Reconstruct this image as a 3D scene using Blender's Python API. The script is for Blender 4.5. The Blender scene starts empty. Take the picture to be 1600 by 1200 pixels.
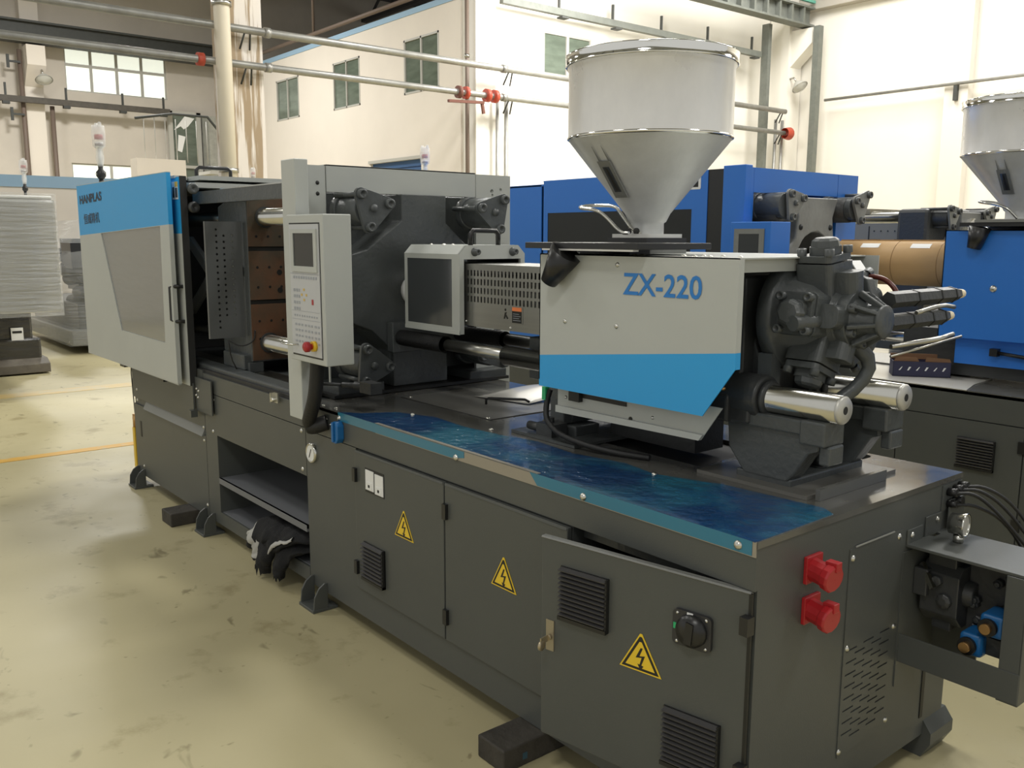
import bpy, bmesh, math, random
from mathutils import Vector, Matrix, geometry
random.seed(7)
SC = bpy.context.scene
COL = SC.collection
PI = math.pi

# ------------------------------------------------------------------ camera
cam_d = bpy.data.cameras.new('camera')
cam = bpy.data.objects.new('camera', cam_d)
COL.objects.link(cam)
cam_d.sensor_width = 36.0
cam_d.sensor_fit = 'HORIZONTAL'
cam_d.lens = 31.641
cam_d.clip_end = 200
rows = ((0.63114918, -0.12731802, 0.76514105), (0.77565405, 0.09928372, -0.62330052), (0.00339134, 0.98688037, 0.16141758))
M = Matrix(rows).to_4x4()
M.translation = Vector((1.3189191, -1.88792303, 1.723))
cam.matrix_world = M
SC.camera = cam

# ------------------------------------------------------------------ world, lights, exposure
SC.view_settings.view_transform = 'Standard'
SC.view_settings.look = 'None'
SC.view_settings.gamma = 1.0
SC.view_settings.use_curve_mapping = False
SC.view_settings.exposure = 0.0
W = bpy.data.worlds.new('hall_daylight')
SC.world = W
W.use_nodes = True
bg = W.node_tree.nodes['Background']
bg.inputs[0].default_value = (1.0, 1.0, 0.97, 1)
bg.inputs[1].default_value = 0.62


def area(name, loc, size, power, col=(1, .99, .955), rot=(0, 0, 0), sy=None):
    d = bpy.data.lights.new(name, 'AREA')
    d.shape = 'RECTANGLE'
    d.size = size
    d.size_y = sy or size
    d.energy = power
    d.color = col
    o = bpy.data.objects.new(name, d)
    COL.objects.link(o)
    o.location = loc
    o.rotation_euler = rot
    return o


for i, (x, y, p) in enumerate([(-3, -3.5, 60), (-3, 3.5, 280), (-9, -3.5, 220), (-9, 3.5, 320), (3.5, 4.5, 260),
                               (-24, 5, 1150), (-22, -3, 600), (-3, 10, 480), (-12, 9, 480), (3, -6, 300)]):  # far-left and behind-camera lamps are added to brighten far wall and near fronts
    area('bay_and_fill_lamp', (x, y, 9.6), 1.6, p)
for i, (x, y) in enumerate([(-12.5, 19.5), (-5.5, 19.5), (1.5, 18)]):
    area('skylight_lamp', (x, y, 10.7), 3.5, 1000, (1, .98, .94), (0, 0, 0), 5)
area('wall_fill_lamp', (-13.3, 13.5, 7.5), 1.0, 420, (1, .98, .94), (0, math.radians(75), 0))  # unseen lamp added to brighten the wall beyond the office corner

# ------------------------------------------------------------------ materials
MATS = {}


def mat(name, col, rough=.5, metal=0.0, bump=0.0, bscale=60.0, var=0.0, vscale=6.0, col2=None, spec=.5, coat=0.0,
        alpha=1.0, emit=0.0, stretch=(1, 1, 1), rvar=0.0, thr=None, trans=0.0, bdist=.01):
    if name in MATS:
        return MATS[name]
    m = bpy.data.materials.new(name)
    m.use_nodes = True
    nt = m.node_tree
    b = nt.nodes['Principled BSDF']
    b.inputs['Base Color'].default_value = (*col, 1)
    b.inputs['Roughness'].default_value = rough
    b.inputs['Metallic'].default_value = metal
    b.inputs['Specular IOR Level'].default_value = spec
    b.inputs['Coat Weight'].default_value = coat
    b.inputs['Coat Roughness'].default_value = .08
    b.inputs['Alpha'].default_value = alpha
    b.inputs['Transmission Weight'].default_value = trans
    if emit:
        b.inputs['Emission Color'].default_value = (*col, 1)
        b.inputs['Emission Strength'].default_value = emit
    tc = nt.nodes.new('ShaderNodeTexCoord')
    mp = nt.nodes.new('ShaderNodeMapping')
    mp.inputs['Scale'].default_value = stretch
    nt.links.new(tc.outputs['Object'], mp.inputs[0])
    if var or col2 or rvar:
        n = nt.nodes.new('ShaderNodeTexNoise')
        n.inputs['Scale'].default_value = vscale
        n.inputs['Detail'].default_value = 6
        n.inputs['Roughness'].default_value = .6
        nt.links.new(mp.outputs[0], n.inputs['Vector'])
        if var or col2:
            r = nt.nodes.new('ShaderNodeValToRGB')
            c2 = col2 or tuple(c * (1 - var) for c in col)
            lo, hi = thr or (.35, .65)
            r.color_ramp.elements[0].position = lo
            r.color_ramp.elements[1].position = hi
            r.color_ramp.elements[0].color = (*c2, 1)
            r.color_ramp.elements[1].color = (*col, 1)
            nt.links.new(n.outputs[0], r.inputs[0])
            nt.links.new(r.outputs[0], b.inputs['Base Color'])
        if rvar:
            mr = nt.nodes.new('ShaderNodeMapRange')
            mr.inputs['From Min'].default_value = .3
            mr.inputs['From Max'].default_value = .7
            mr.inputs['To Min'].default_value = max(0.02, rough - rvar)
            mr.inputs['To Max'].default_value = min(1, rough + rvar)
            nt.links.new(n.outputs[0], mr.inputs[0])
            nt.links.new(mr.outputs[0], b.inputs['Roughness'])
    if bump:
        n2 = nt.nodes.new('ShaderNodeTexNoise')
        n2.inputs['Scale'].default_value = bscale
        n2.inputs['Detail'].default_value = 4
        nt.links.new(mp.outputs[0], n2.inputs['Vector'])
        bp = nt.nodes.new('ShaderNodeBump')
        bp.inputs['Strength'].default_value = bump
        bp.inputs['Distance'].default_value = bdist
        nt.links.new(n2.outputs[0], bp.inputs['Height'])
        nt.links.new(bp.outputs[0], b.inputs['Normal'])
    MATS[name] = m
    return m


BASE = mat('dark_grey_paint', (.078, .083, .077), .42, bump=.06, bscale=220, var=.06, vscale=2)
BTOP = mat('dark_grey_bed_top', (.11, .107, .095), .22, coat=.5, bump=.05, bscale=30, var=.3, vscale=3, rvar=.12)
LG = mat('light_grey_paint', (.47, .485, .455), .4, bump=.05, bscale=300, var=.04, vscale=2)
SKY = mat('light_blue_paint', (.025, .34, .72), .38, bump=.05, bscale=300)
CAST = mat('cast_grey_paint', (.075, .082, .082), .36, bump=.25, bscale=45, var=.15, vscale=4)
CASTD = mat('cast_dark_paint', (.04, .042, .042), .4, bump=.2, bscale=45)
CASTL = mat('cast_light_paint', (.22, .225, .21), .4, bump=.2, bscale=40, var=.2, vscale=5)
DARK = mat('inner_dark_and_shade', (.02, .02, .019), .6)  # near-black for dark parts and for shade painted inside covers and recesses
BLACK = mat('black_plastic', (.014, .014, .014), .33)
RUB = mat('black_rubber', (.012, .012, .012), .55, bump=.2, bscale=80)
CHROME = mat('chromed_steel', (.66, .65, .60), .20, 1, var=.12, vscale=3)
STEEL = mat('turned_steel', (.5, .49, .45), .3, 1, bump=.05, bscale=200, var=.15)
BOLT = mat('zinc_bolt', (.62, .61, .56), .3, 1)
DBOLT = mat('black_oxide_bolt', (.03, .032, .032), .35, .4)
HOP = mat('hopper_steel', (.80, .79, .77), .30, .30, coat=.3, var=.18, vscale=3.5, rvar=.1, stretch=(1, 1, .5))
HOPC = mat('hopper_cone_steel', (.66, .67, .66), .36, .15, coat=.2, var=.25, vscale=3, rvar=.08)
RIM = mat('polished_rim', (.85, .84, .8), .08, 1, bump=.05, bscale=12)
BRUSH = mat('brushed_steel', (.38, .375, .35), .33, .9, bump=.06, bscale=60, stretch=(.1, 1, 8), var=.08)
ALU = mat('bare_aluminium', (.7, .69, .65), .42, .6, bump=.1, bscale=20, var=.12)
BROWN = mat('oiled_mold_face', (.13, .06, .03), .5, 0, bump=.1, bscale=30, col2=(.07, .055, .035), vscale=5)
OIL = mat('greasy_brass', (.22, .17, .08), .35, .4, bump=.5, bscale=30, var=.7, vscale=20)
GLASSD = mat('smoked_window', (.05, .055, .058), .18, coat=.4, bump=.03, bscale=6)
GLASSG = mat('film_covered_window', (.19, .198, .192), .25, coat=.6, bump=.5, bscale=5, stretch=(.4, 1, 2))
SCREEN = mat('screen_glass', (.03, .033, .035), .12)
KEYP = mat('keypad_foil', (.50, .51, .52), .35)
KEYL = mat('keypad_print', (.33, .35, .38), .4)
RED = mat('red_plastic', (.38, .016, .02), .3)
REDP = mat('red_paint', (.42, .06, .03), .5)
YEL = mat('yellow_plastic', (.75, .48, .02), .4)
SIGNY = mat('sign_yellow', (.80, .55, .03), .4)
INK = mat('black_ink', (.012, .012, .010), .5)
ZXB = mat('blue_ink', (.02, .19, .55), .4)
TEXTD = mat('dark_blue_ink', (.015, .03, .06), .5)
SOCK = mat('blue_plastic', (.012, .13, .36), .35)
GRN = mat('green_plastic', (.03, .42, .16), .4)
FILM = mat('blue_protective_film', (.022, .13, .20), .22, coat=.5, bump=1.0, bscale=26, bdist=.012, col2=(.008, .045, .13), vscale=1.6, rvar=.1, thr=(.44, .56))
FILMT = mat('blue_film_edge', (.02, .17, .27), .3, coat=.3)
BARE = mat('bare_strip', (.33, .30, .25), .35, .3)
CREAM = mat('cream_plastic', (.8, .7, .5), .5)
ORG = mat('orange_ink', (.8, .22, .07), .5)
BRASS = mat('brass', (.55, .33, .14), .3, .9)
HOSE = mat('brown_hose', (.10, .018, .010), .3)
M2B = mat('royal_blue_paint', (.024, .17, .60), .38, bump=.05, bscale=300)
KRAFT = mat('kraft_paper', (.50, .31, .13), .6, bump=.1, bscale=20, var=.1)
WHITE = mat('white_plastic', (.8, .8, .78), .4)
WRAP = mat('stretch_wrap_clear', (.62, .63, .62), .12, alpha=.34, bump=1.0, bscale=4.5, stretch=(1, .6, 7), coat=.8, bdist=.03)
WRAPG = mat('stretch_wrapped_grey', (.27, .27, .24), .22, coat=.6, bump=1, bscale=3, stretch=(1, .3, 6), var=.15, vscale=2, bdist=.018)
WRAPB = mat('stretch_wrapped_black', (.035, .033, .030), .2, coat=.6, bump=.9, bscale=5, stretch=(1, .5, 4), var=.5, vscale=3)
SHEET = mat('white_sheet', (.62, .60, .55), .25, coat=.3)
CLOTH = mat('black_cloth', (.006, .006, .0065), .9, bump=.4, bscale=120)
CLOTHW = mat('grey_reflective_cloth', (.42, .41, .38), .6)
WOOD = mat('dark_oiled_wood', (.055, .048, .038), .7, bump=.6, bscale=25, var=.4, vscale=8)
NAVY = mat('navy_card', (.018, .018, .055), .45)
CARD = mat('brown_card', (.19, .10, .05), .7)
RUST = mat('rusty_beam', (.085, .075, .062), .7, var=.3)
BEAM = mat('dark_crane_beam', (.045, .048, .044), .6, var=.2)
BEAMG = mat('green_grey_beam', (.15, .16, .14), .6, var=.2)
PIPE = mat('galvanised_pipe', (.36, .355, .33), .4, .5, var=.25, vscale=3)
PVC = mat('cream_pipe', (.62, .56, .44), .5)
PLASTER = mat('cream_plaster', (.58, .53, .46), .85, bump=.1, bscale=6, var=.12, vscale=.6)
OFFICE = mat('white_plaster', (.72, .66, .58), .85, bump=.08, bscale=6, var=.06, vscale=.5)
WALLB = mat('bright_plaster', (.78, .75, .68), .8, var=.05, vscale=.5)
STRIPE = mat('pale_blue_paint', (.28, .42, .55), .7)
PANE = mat('dim_green_glass', (.13, .16, .125), .15, var=.3, vscale=1.5, stretch=(1, 1, 4))
LIT = mat('daylit_frosted_pane', (.86, .90, .80), .5, emit=.72)
FRAME = mat('window_frame_paint', (.42, .41, .37), .5)
PEEL = mat('peeling_plaster', (.68, .63, .57), .85, col2=(.33, .25, .16), vscale=2.2, stretch=(1, 2.2, .12), thr=(.46, .52))
ROOF = mat('roof_sheet', (.34, .34, .30), .7, var=.2)
TRUSS = mat('roof_truss_paint', (.05, .05, .05), .6)
BRNPIPE = mat('brown_pipe', (.15, .11, .085), .6)
DOORB = mat('blue_door_paint', (.03, .09, .22), .5)
LAMPG = mat('lamp_glass', (.8, .8, .75), .15, alpha=.5)


def floor_material():
    m = bpy.data.materials.new('epoxy_concrete')
    m.use_nodes = True
    nt = m.node_tree
    N = nt.nodes.new
    L = nt.links.new
    b = nt.nodes['Principled BSDF']
    tc = N('ShaderNodeTexCoord')

    def noise(scale, detail=5, rough=.55, stretch=(1, 1, 1), dist=0):
        mp = N('ShaderNodeMapping')
        mp.inputs['Scale'].default_value = stretch
        L(tc.outputs['Object'], mp.inputs[0])
        n = N('ShaderNodeTexNoise')
        n.inputs['Scale'].default_value = scale
        n.inputs['Detail'].default_value = detail
        n.inputs['Roughness'].default_value = rough
        n.inputs['Distortion'].default_value = dist
        L(mp.outputs[0], n.inputs['Vector'])
        return n.outputs[0]

    def ramp(src, a, b_, ca, cb):
        r = N('ShaderNodeValToRGB')
        r.color_ramp.elements[0].position = a
        r.color_ramp.elements[1].position = b_
        r.color_ramp.elements[0].color = (*ca, 1)
        r.color_ramp.elements[1].color = (*cb, 1)
        L(src, r.inputs[0])
        return r.outputs[0]

    def mult(a, b_, fac=1.0):
        x = N('ShaderNodeMix')
        x.data_type = 'RGBA'
        x.blend_type = 'MULTIPLY'
        x.inputs[0].default_value = fac
        L(a, x.inputs[6])
        L(b_, x.inputs[7])
        return x.outputs[2]
    base = ramp(noise(.7, 4), .3, .7, (.41, .362, .208), (.50, .442, .262))
    s1 = ramp(noise(2.6, 6, .62), .28, .42, (.62, .58, .50), (1, 1, 1))
    s2 = ramp(noise(5.5, 3, .5, (1, 1.6, 1), .6), .26, .34, (.45, .43, .38), (1, 1, 1))
    s3 = ramp(noise(14, 2, .5, (1.5, 1, 1)), .22, .28, (.45, .42, .36), (1, 1, 1))
    c = mult(mult(mult(base, s1), s2, .8), s3, .7)
    L(c, b.inputs['Base Color'])
    b.inputs['Roughness'].default_value = .45
    rr = N('ShaderNodeMapRange')
    rr.inputs['To Min'].default_value = .28
    rr.inputs['To Max'].default_value = .62
    L(noise(1.5, 5), rr.inputs[0])
    L(rr.outputs[0], b.inputs['Roughness'])
    bp = N('ShaderNodeBump')
    bp.inputs['Strength'].default_value = .08
    bp.inputs['Distance'].default_value = .01
    L(noise(9, 6), bp.inputs['Height'])
    L(bp.outputs[0], b.inputs['Normal'])
    return m


FLOORM = floor_material()

# ------------------------------------------------------------------ mesh helpers
FL = -0.035


def V(*a):
    return Vector(a)


class MB:
    """Collects shapes in world coordinates and links them as one mesh object."""

    def __init__(s, *mats):
        s.v, s.f, s.mi, s.sm = [], [], [], []
        s.mats = list(mats)
        s.cur = 0
        s.X = None

    def use(s, m):
        if m not in s.mats:
            s.mats.append(m)
        s.cur = s.mats.index(m)
        return s

    def add(s, vs, fs, smooth=False):
        o = len(s.v)
        if s.X is not None:
            vs = [s.X @ Vector(p) for p in vs]
        s.v += [tuple(p) for p in vs]
        for f in fs:
            s.f.append(tuple(i + o for i in f))
            s.mi.append(s.cur)
            s.sm.append(smooth)
        return s

    def box(s, x0, x1, y0, y1, z0, z1):
        vs = [(x, y, z) for x in (x0, x1) for y in (y0, y1) for z in (z0, z1)]
        return s.add(vs, [(0, 1, 3, 2), (4, 6, 7, 5), (0, 4, 5, 1), (2, 3, 7, 6), (0, 2, 6, 4), (1, 5, 7, 3)])

    def plate(s, ax, outer, a, b, holes=()):
        """Flat polygon with holes, thick from a to b along axis ax; points are the two other coordinates in x,y,z order."""
        loops = [list(outer)] + [list(h) for h in holes]

        def to3(p, t):
            if ax == 'x':
                return (t, p[0], p[1])
            if ax == 'y':
                return (p[0], t, p[1])
            return (p[0], p[1], t)
        tris = geometry.tessellate_polygon([[Vector((p[0], p[1], 0)) for p in l] for l in loops])
        flat = [p for l in loops for p in l]
        n = len(flat)
        vs = [to3(p, a) for p in flat] + [to3(p, b) for p in flat]
        fs = [tuple(t) for t in tris] + [tuple(i + n for i in reversed(t)) for t in tris]
        o = 0
        for l in loops:
            k = len(l)
            for i in range(k):
                j = (i + 1) % k
                fs.append((o + i, o + j, o + j + n, o + i + n))
            o += k
        return s.add(vs, fs)

    def cyl(s, p0, p1, r0, r1=None, n=20, caps=True, smooth=True):
        p0, p1 = Vector(p0), Vector(p1)
        r1 = r0 if r1 is None else r1
        d = (p1 - p0).normalized()
        u = d.orthogonal().normalized()
        w = d.cross(u)
        vs = []
        for p, r in ((p0, r0), (p1, r1)):
            for i in range(n):
                a = 2 * PI * i / n
                vs.append(p + u * (r * math.cos(a)) + w * (r * math.sin(a)))
        s.add(vs, [(i, (i + 1) % n, (i + 1) % n + n, i + n) for i in range(n)], smooth)
        if caps:
            s.add(vs, [tuple(reversed(range(n))), tuple(range(n, 2 * n))])
        return s

    def lathe(s, c, d, prof, n=32, smooth=True):
        """prof: (distance along d, radius)"""
        c, d = Vector(c), Vector(d).normalized()
        u = d.orthogonal().normalized()
        w = d.cross(u)
        vs = []
        for t, r in prof:
            for i in range(n):
                a = 2 * PI * i / n
                vs.append(c + d * t + u * (r * math.cos(a)) + w * (r * math.sin(a)))
        fs = []
        for k in range(len(prof) - 1):
            for i in range(n):
                j = (i + 1) % n
                fs.append((k * n + i, k * n + j, (k + 1) * n + j, (k + 1) * n + i))
        return s.add(vs, fs, smooth)

    def tube(s, pts, r, n=10, smooth=True, sub=0):
        pts = [Vector(p) for p in pts]
        for _ in range(sub):
            q = [pts[0]]
            for a, b in zip(pts[:-1], pts[1:]):
                q += [a.lerp(b, .25), a.lerp(b, .75)]
            q.append(pts[-1])
            pts = q
        up = None
        vs = []
        for i, p in enumerate(pts):
            t = (pts[min(i + 1, len(pts) - 1)] - pts[max(i - 1, 0)]).normalized()
            if up is None:
                up = t.orthogonal().normalized()
            up = (up - t * up.dot(t))
            up = up.normalized() if up.length > 1e-6 else t.orthogonal().normalized()
            w = t.cross(up)
            rr = r[min(i, len(r) - 1)] if isinstance(r, (list, tuple)) else r
            for k in range(n):
                a = 2 * PI * k / n
                vs.append(p + up * (rr * math.cos(a)) + w * (rr * math.sin(a)))
        m = len(pts)
        fs = [(k * n + i, k * n + (i + 1) % n, (k + 1) * n + (i + 1) % n, (k + 1) * n + i) for k in range(m - 1) for i in range(n)]
        s.add(vs, fs, smooth)
        s.add(vs, [tuple(reversed(range(n))), tuple(range((m - 1) * n, m * n))])
        return s

    def bar(s, p0, p1, w, h, up=(0, 0, 1)):
        p0, p1 = Vector(p0), Vector(p1)
        d = (p1 - p0).normalized()
        u = Vector(up)
        sd = d.cross(u)
        if sd.length < 1e-5:
            sd = d.orthogonal()
        sd.normalize()
        u = sd.cross(d)
        vs = [p + sd * (a * w / 2) + u * (b * h / 2) for p in (p0, p1) for a in (-1, 1) for b in (-1, 1)]
        return s.add(vs, [(0, 1, 3, 2), (4, 6, 7, 5), (0, 4, 5, 1), (2, 3, 7, 6), (0, 2, 6, 4), (1, 5, 7, 3)])

    def dome(s, c, d, r, h, n=10):
        prof = [(0, r), (h * .5, r * .85), (h * .85, r * .5), (h, 0.0005)]
        return s.lathe(c, d, prof, n)

    def build(s, name, parent=None, bevel=0.0, base=None, segs=2):
        me = bpy.data.meshes.new(name)
        o3 = parent['_o'] if parent is not None else (base or (0, 0, 0))
        ov = Vector(o3)
        me.from_pydata([tuple(Vector(p) - ov) for p in s.v], [], s.f)
        for m in (s.mats or [BASE]):
            me.materials.append(m)
        me.polygons.foreach_set('material_index', s.mi)
        me.polygons.foreach_set('use_smooth', s.sm)
        bm = bmesh.new()
        bm.from_mesh(me)
        bmesh.ops.remove_doubles(bm, verts=bm.verts, dist=1e-6)
        bmesh.ops.recalc_face_normals(bm, faces=bm.faces)
        bm.to_mesh(me)
        bm.free()
        o = bpy.data.objects.new(name, me)
        COL.objects.link(o)
        o['_o'] = tuple(ov)
        if parent is not None:
            o.parent = parent
        else:
            o.location = ov
        if bevel:
            b = o.modifiers.new('bevel', 'BEVEL')
            b.width = bevel
            b.segments = segs
            b.limit_method = 'ANGLE'
            b.angle_limit = .6
        return o


def tag(o, label=None, cat=None, group=None, kind=None):
    if label:
        o['label'] = label
    if cat:
        o['category'] = cat
    if group:
        o['group'] = group
    if kind:
        o['kind'] = kind
    return o


def thing(name, label, cat, loc, group=None):
    o = bpy.data.objects.new(name, None)
    COL.objects.link(o)
    o.location = loc
    o.empty_display_size = .2
    o['_o'] = tuple(loc)
    return tag(o, label, cat, group)


def structure(o):
    o['kind'] = 'structure'
    return o


def text_mesh(body, height, width, xf, m, name, parent, thick=.0015, weight=0.0, label=None):
    """Lettering as a flat mesh: local x along xf's first axis, y up; scaled to height/width, lower-left at the origin of xf."""
    cu = bpy.data.curves.new('lettering', 'FONT')
    cu.body = body
    cu.size = 1
    cu.offset = weight
    cu.extrude = 0
    cu.resolution_u = 3
    to = bpy.data.objects.new('lettering', cu)
    COL.objects.link(to)
    dg = bpy.context.evaluated_depsgraph_get()
    dg.update()
    me = bpy.data.meshes.new_from_object(to.evaluated_get(dg))
    bpy.data.objects.remove(to)
    vs = [v.co.copy() for v in me.vertices]
    x0, x1 = min(v.x for v in vs), max(v.x for v in vs)
    y0, y1 = min(v.y for v in vs), max(v.y for v in vs)
    w = width or (x1 - x0) * height / (y1 - y0)
    mb = MB(m)
    pts = [xf @ Vector(((v.x - x0) / (x1 - x0) * w, (v.y - y0) / (y1 - y0) * height, thick)) for v in vs]
    mb.add(pts, [tuple(p.vertices) for p in me.polygons])
    bpy.data.meshes.remove(me)
    o = mb.build(name, parent)
    if label:
        o['label'] = label
    return o


def xf_front(x, y, z):      # writing on a face that looks towards -y
    return Matrix(((1, 0, 0, x), (0, 0, -1, y), (0, 1, 0, z), (0, 0, 0, 1)))


def xf_side(x, y, z):       # writing on a face that looks towards +x
    return Matrix(((0, 0, 1, x), (1, 0, 0, y), (0, 1, 0, z), (0, 0, 0, 1)))


def circ(cx, cy, r, n=12, a0=0):
    return [(cx + r * math.cos(a0 + 2 * PI * i / n), cy + r * math.sin(a0 + 2 * PI * i / n)) for i in range(n)]


def rect(x0, x1, y0, y1):
    return [(x0, y0), (x1, y0), (x1, y1), (x0, y1)]


def rrect(x0, x1, y0, y1, r, n=4):
    out = []
    for cx, cy, a in ((x1 - r, y0 + r, -90), (x1 - r, y1 - r, 0), (x0 + r, y1 - r, 90), (x0 + r, y0 + r, 180)):
        for i in range(n + 1):
            t = math.radians(a + 90 * i / n)
            out.append((cx + r * math.cos(t), cy + r * math.sin(t)))
    return out


def screws(pts, d, parent, name='screw', r=.009, h=.006, m=None):
    """Each a part of its own, sharing one mesh."""
    first = None
    for p in pts:
        if first is None:
            mb = MB(m or BOLT)
            mb.dome((0, 0, 0), d, r, h)
            first = mb.build(name)
            first.parent = parent
            o = first
        else:
            o = first.copy()
            COL.objects.link(o)
            o.parent = parent
        o.location = Vector(p) - Vector(parent['_o'])
    return first

# ------------------------------------------------------------------ the hall
structure(MB(FLOORM).box(-34, 10, -12, 26, FL - .1, FL).build('floor'))
structure(MB(ROOF).box(-34, 10, -12, 26, 11.2, 11.3).build('ceiling'))
w = MB(PLASTER)
w.plate('x', rect(-12, 26, FL, 11.2), -32.3, -32.0,
        [rect(6.2, 9.5, 6.45, 7.85), rect(6.2, 8.75, 2.6, 4.12)])
structure(w.build('wall_left'))
structure(MB(WALLB).box(-17.2, 10, 24.4, 24.7, FL, 11.2).build('wall_far'))
structure(MB(mat('upper_wall_shaded', (.42, .39, .34), .8)).box(-17.2, 10, 24.05, 24.4, 8.75, 11.2).build('trim_1'))  # beige band, darkened to paint in the shade of the upper wall
w = MB(WALLB)
w.plate('x', rect(11.7, 24.4, FL, 11.2), -17.2, -17.0, [rect(14.05, 15.75, 5.75, 6.95)])
structure(w.build('wall_back'))
w = MB(OFFICE)
office_windows = [(-27.2, -25.6, 5.42, 6.68), (-23.35, -21.8, 5.38, 6.7), (-19.5, -17.9, 5.38, 6.74)]
w.plate('y', rect(-32, -17.0, FL, 7.32), 11.4, 11.7,
        [rect(a, b, c, d) for a, b, c, d in office_windows] + [rect(-21.3, -18.75, .2, 3.72)])
structure(w.build('wall_office'))
structure(MB(STRIPE).box(-32, -17.0, 11.38, 11.72, 7.32, 7.46).build('trim_2'))
structure(MB(OFFICE).box(-32, -17.2, 11.7, 24.4, 7.2, 7.32).build('office_roof'))
d = MB(DOORB)
d.box(-21.3, -18.75, 11.5, 11.56, .2, 3.72)
dd = structure(d.build('door_1'))
sl = MB(DOORB)
for i in range(16):
    sl.box(-21.3, -18.75, 11.47, 11.5, .25 + i * .22, .44 + i * .22)
sl.build('door_slat', dd)
fr = MB(FRAME)
fr.box(-21.38, -18.67, 11.36, 11.4, 3.72, 3.8)
fr.build('door_frame', dd)


def window_x(n, x, y0, y1, z0, z1, ny, zs, m, face=1):
    f = MB(FRAME)
    t = .045
    ys = [y0 + (y1 - y0) * i / ny for i in range(ny + 1)]
    zz = [z0] + zs + [z1]
    for y in ys:
        f.box(x - .04, x + .04, y - t, y + t, z0, z1)
    for z in zz:
        f.box(x - .035, x + .035, y0, y1, z - t, z + t)
    r = structure(f.build('window_%d' % n))
    for i in range(ny):
        for k in range(len(zz) - 1):
            MB(m).box(x - .015, x - .005, ys[i] + t, ys[i + 1] - t, zz[k] + t, zz[k + 1] - t).build('pane', r)
    return r


def window_y(n, y, x0, x1, z0, z1, m):
    f = MB(FRAME)
    t = .05
    xm = (x0 + x1) / 2
    for x in (x0 + t / 2, xm, x1 - t / 2):
        f.box(x - t / 2, x + t / 2, y - .03, y + .05, z0, z1)
    for z in (z0 + t / 2, z1 - t / 2):
        f.box(x0, x1, y - .03, y + .05, z - t / 2, z + t / 2)
    r = structure(f.build('window_%d' % n))
    for a, b in ((x0 + t, xm - t / 2), (xm + t / 2, x1 - t)):
        MB(m).box(a, b, y + .01, y + .02, z0 + t, z1 - t).build('pane', r)
    return r


window_x(1, -32.1, 6.2, 9.5, 6.45, 7.85, 4, [7.3], LIT)
window_x(2, -32.1, 6.2, 8.75, 2.6, 4.12, 2, [], LIT)
for i, (a, b, c, d) in enumerate(office_windows):
    window_y(3 + i, 11.42, a, b, c, d, PANE)
window_x(6, -17.05, 14.05, 15.75, 5.75, 6.95, 2, [], PANE)

# pillars of the hall, with corbels
for i, (px, py, pm, hw) in enumerate(((-16.5, 5.62, PEEL, .36), (-16.75, 11.75, WALLB, .3), (-16.6, 24.0, WALLB, .36))):
    p = MB(pm)
    p.box(px - hw, px + hw, py - hw, py + hw, FL, 11.2)
    structure(p.build('pillar'))
structure(MB(mat('pilaster_plaster', (.70, .66, .60), .8)).box(-11.4, -10.75, 24.1, 24.4, FL, 11.2).build('pillar'))
p = MB(OFFICE)
p.box(-32.0, -31.6, 4.88, 5.42, FL, 11.2)
p.plate('y', [(-31.6, 6.4), (-31.0, 7.0), (-31.0, 7.6), (-31.6, 7.6)], 4.88, 5.42)
structure(p.build('pillar'))
p = MB(WALLB)
p.plate('y', [(-16.3, 7.0), (-15.5, 7.7), (-15.5, 8.15), (-16.3, 8.15)], 23.75, 24.25)
structure(p.build('pillar_corbel'))

# low partition with a pale blue cap
p = MB(OFFICE)
p.box(-18.3, -18.0, -9, 4.9, FL, 2.62)
structure(p.build('wall_partition'))
structure(MB(STRIPE).box(-18.33, -17.97, -9, 4.9, 2.62, 2.84).build('trim_3'))
MB(FRAME).box(-17.99, -17.97, -9, 4.9, .0, .04).build('trim_4')
structure(bpy.data.objects['trim_4'])

# roof trusses and light roof sheets over the office
tr = MB(TRUSS)
for yy in (12.5, 17.5, 22.5):
    tr.box(-32, 10, yy - .12, yy + .12, 10.2, 10.5)
    for k in range(20):
        x = -31.5 + k * 2
        tr.bar((x, yy, 10.3), (x + 1, yy, 11.1), .08, .08)
        tr.bar((x + 1, yy, 11.1), (x + 2, yy, 10.3), .08, .08)
for xx in range(-31, 9, 3):
    tr.box(xx - .06, xx + .06, -12, 26, 10.9, 11.15)
structure(tr.build('roof_truss'))

# crane beams
b = MB(BEAM)
b.box(-31.4, -31.0, -6, 11.3, 8.27, 8.33).box(-31.23, -31.17, -6, 11.3, 7.72, 8.27).box(-31.4, -31.0, -6, 11.3, 7.66, 7.72)
tag(structure(b.build('crane_beam')))
b = MB(BEAMG)
b.box(-16.0, -15.6, 16, 24.0, 8.72, 8.78).box(-15.85, -15.79, 16, 24.0, 8.26, 8.72).box(-16.0, -15.6, 16, 24.0, 8.2, 8.26)
for k in range(12):
    b.box(-15.79, -15.62, 16.6 + k * .62, 16.68 + k * .62, 8.26, 8.72)
structure(b.build('crane_beam'))
b = MB(mat('crane_rail_green', (.12, .38, .30), .5))
b.box(-15.7, -15.6, 16, 24.0, 8.9, 8.98)
structure(b.build('crane_rail'))

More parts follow.
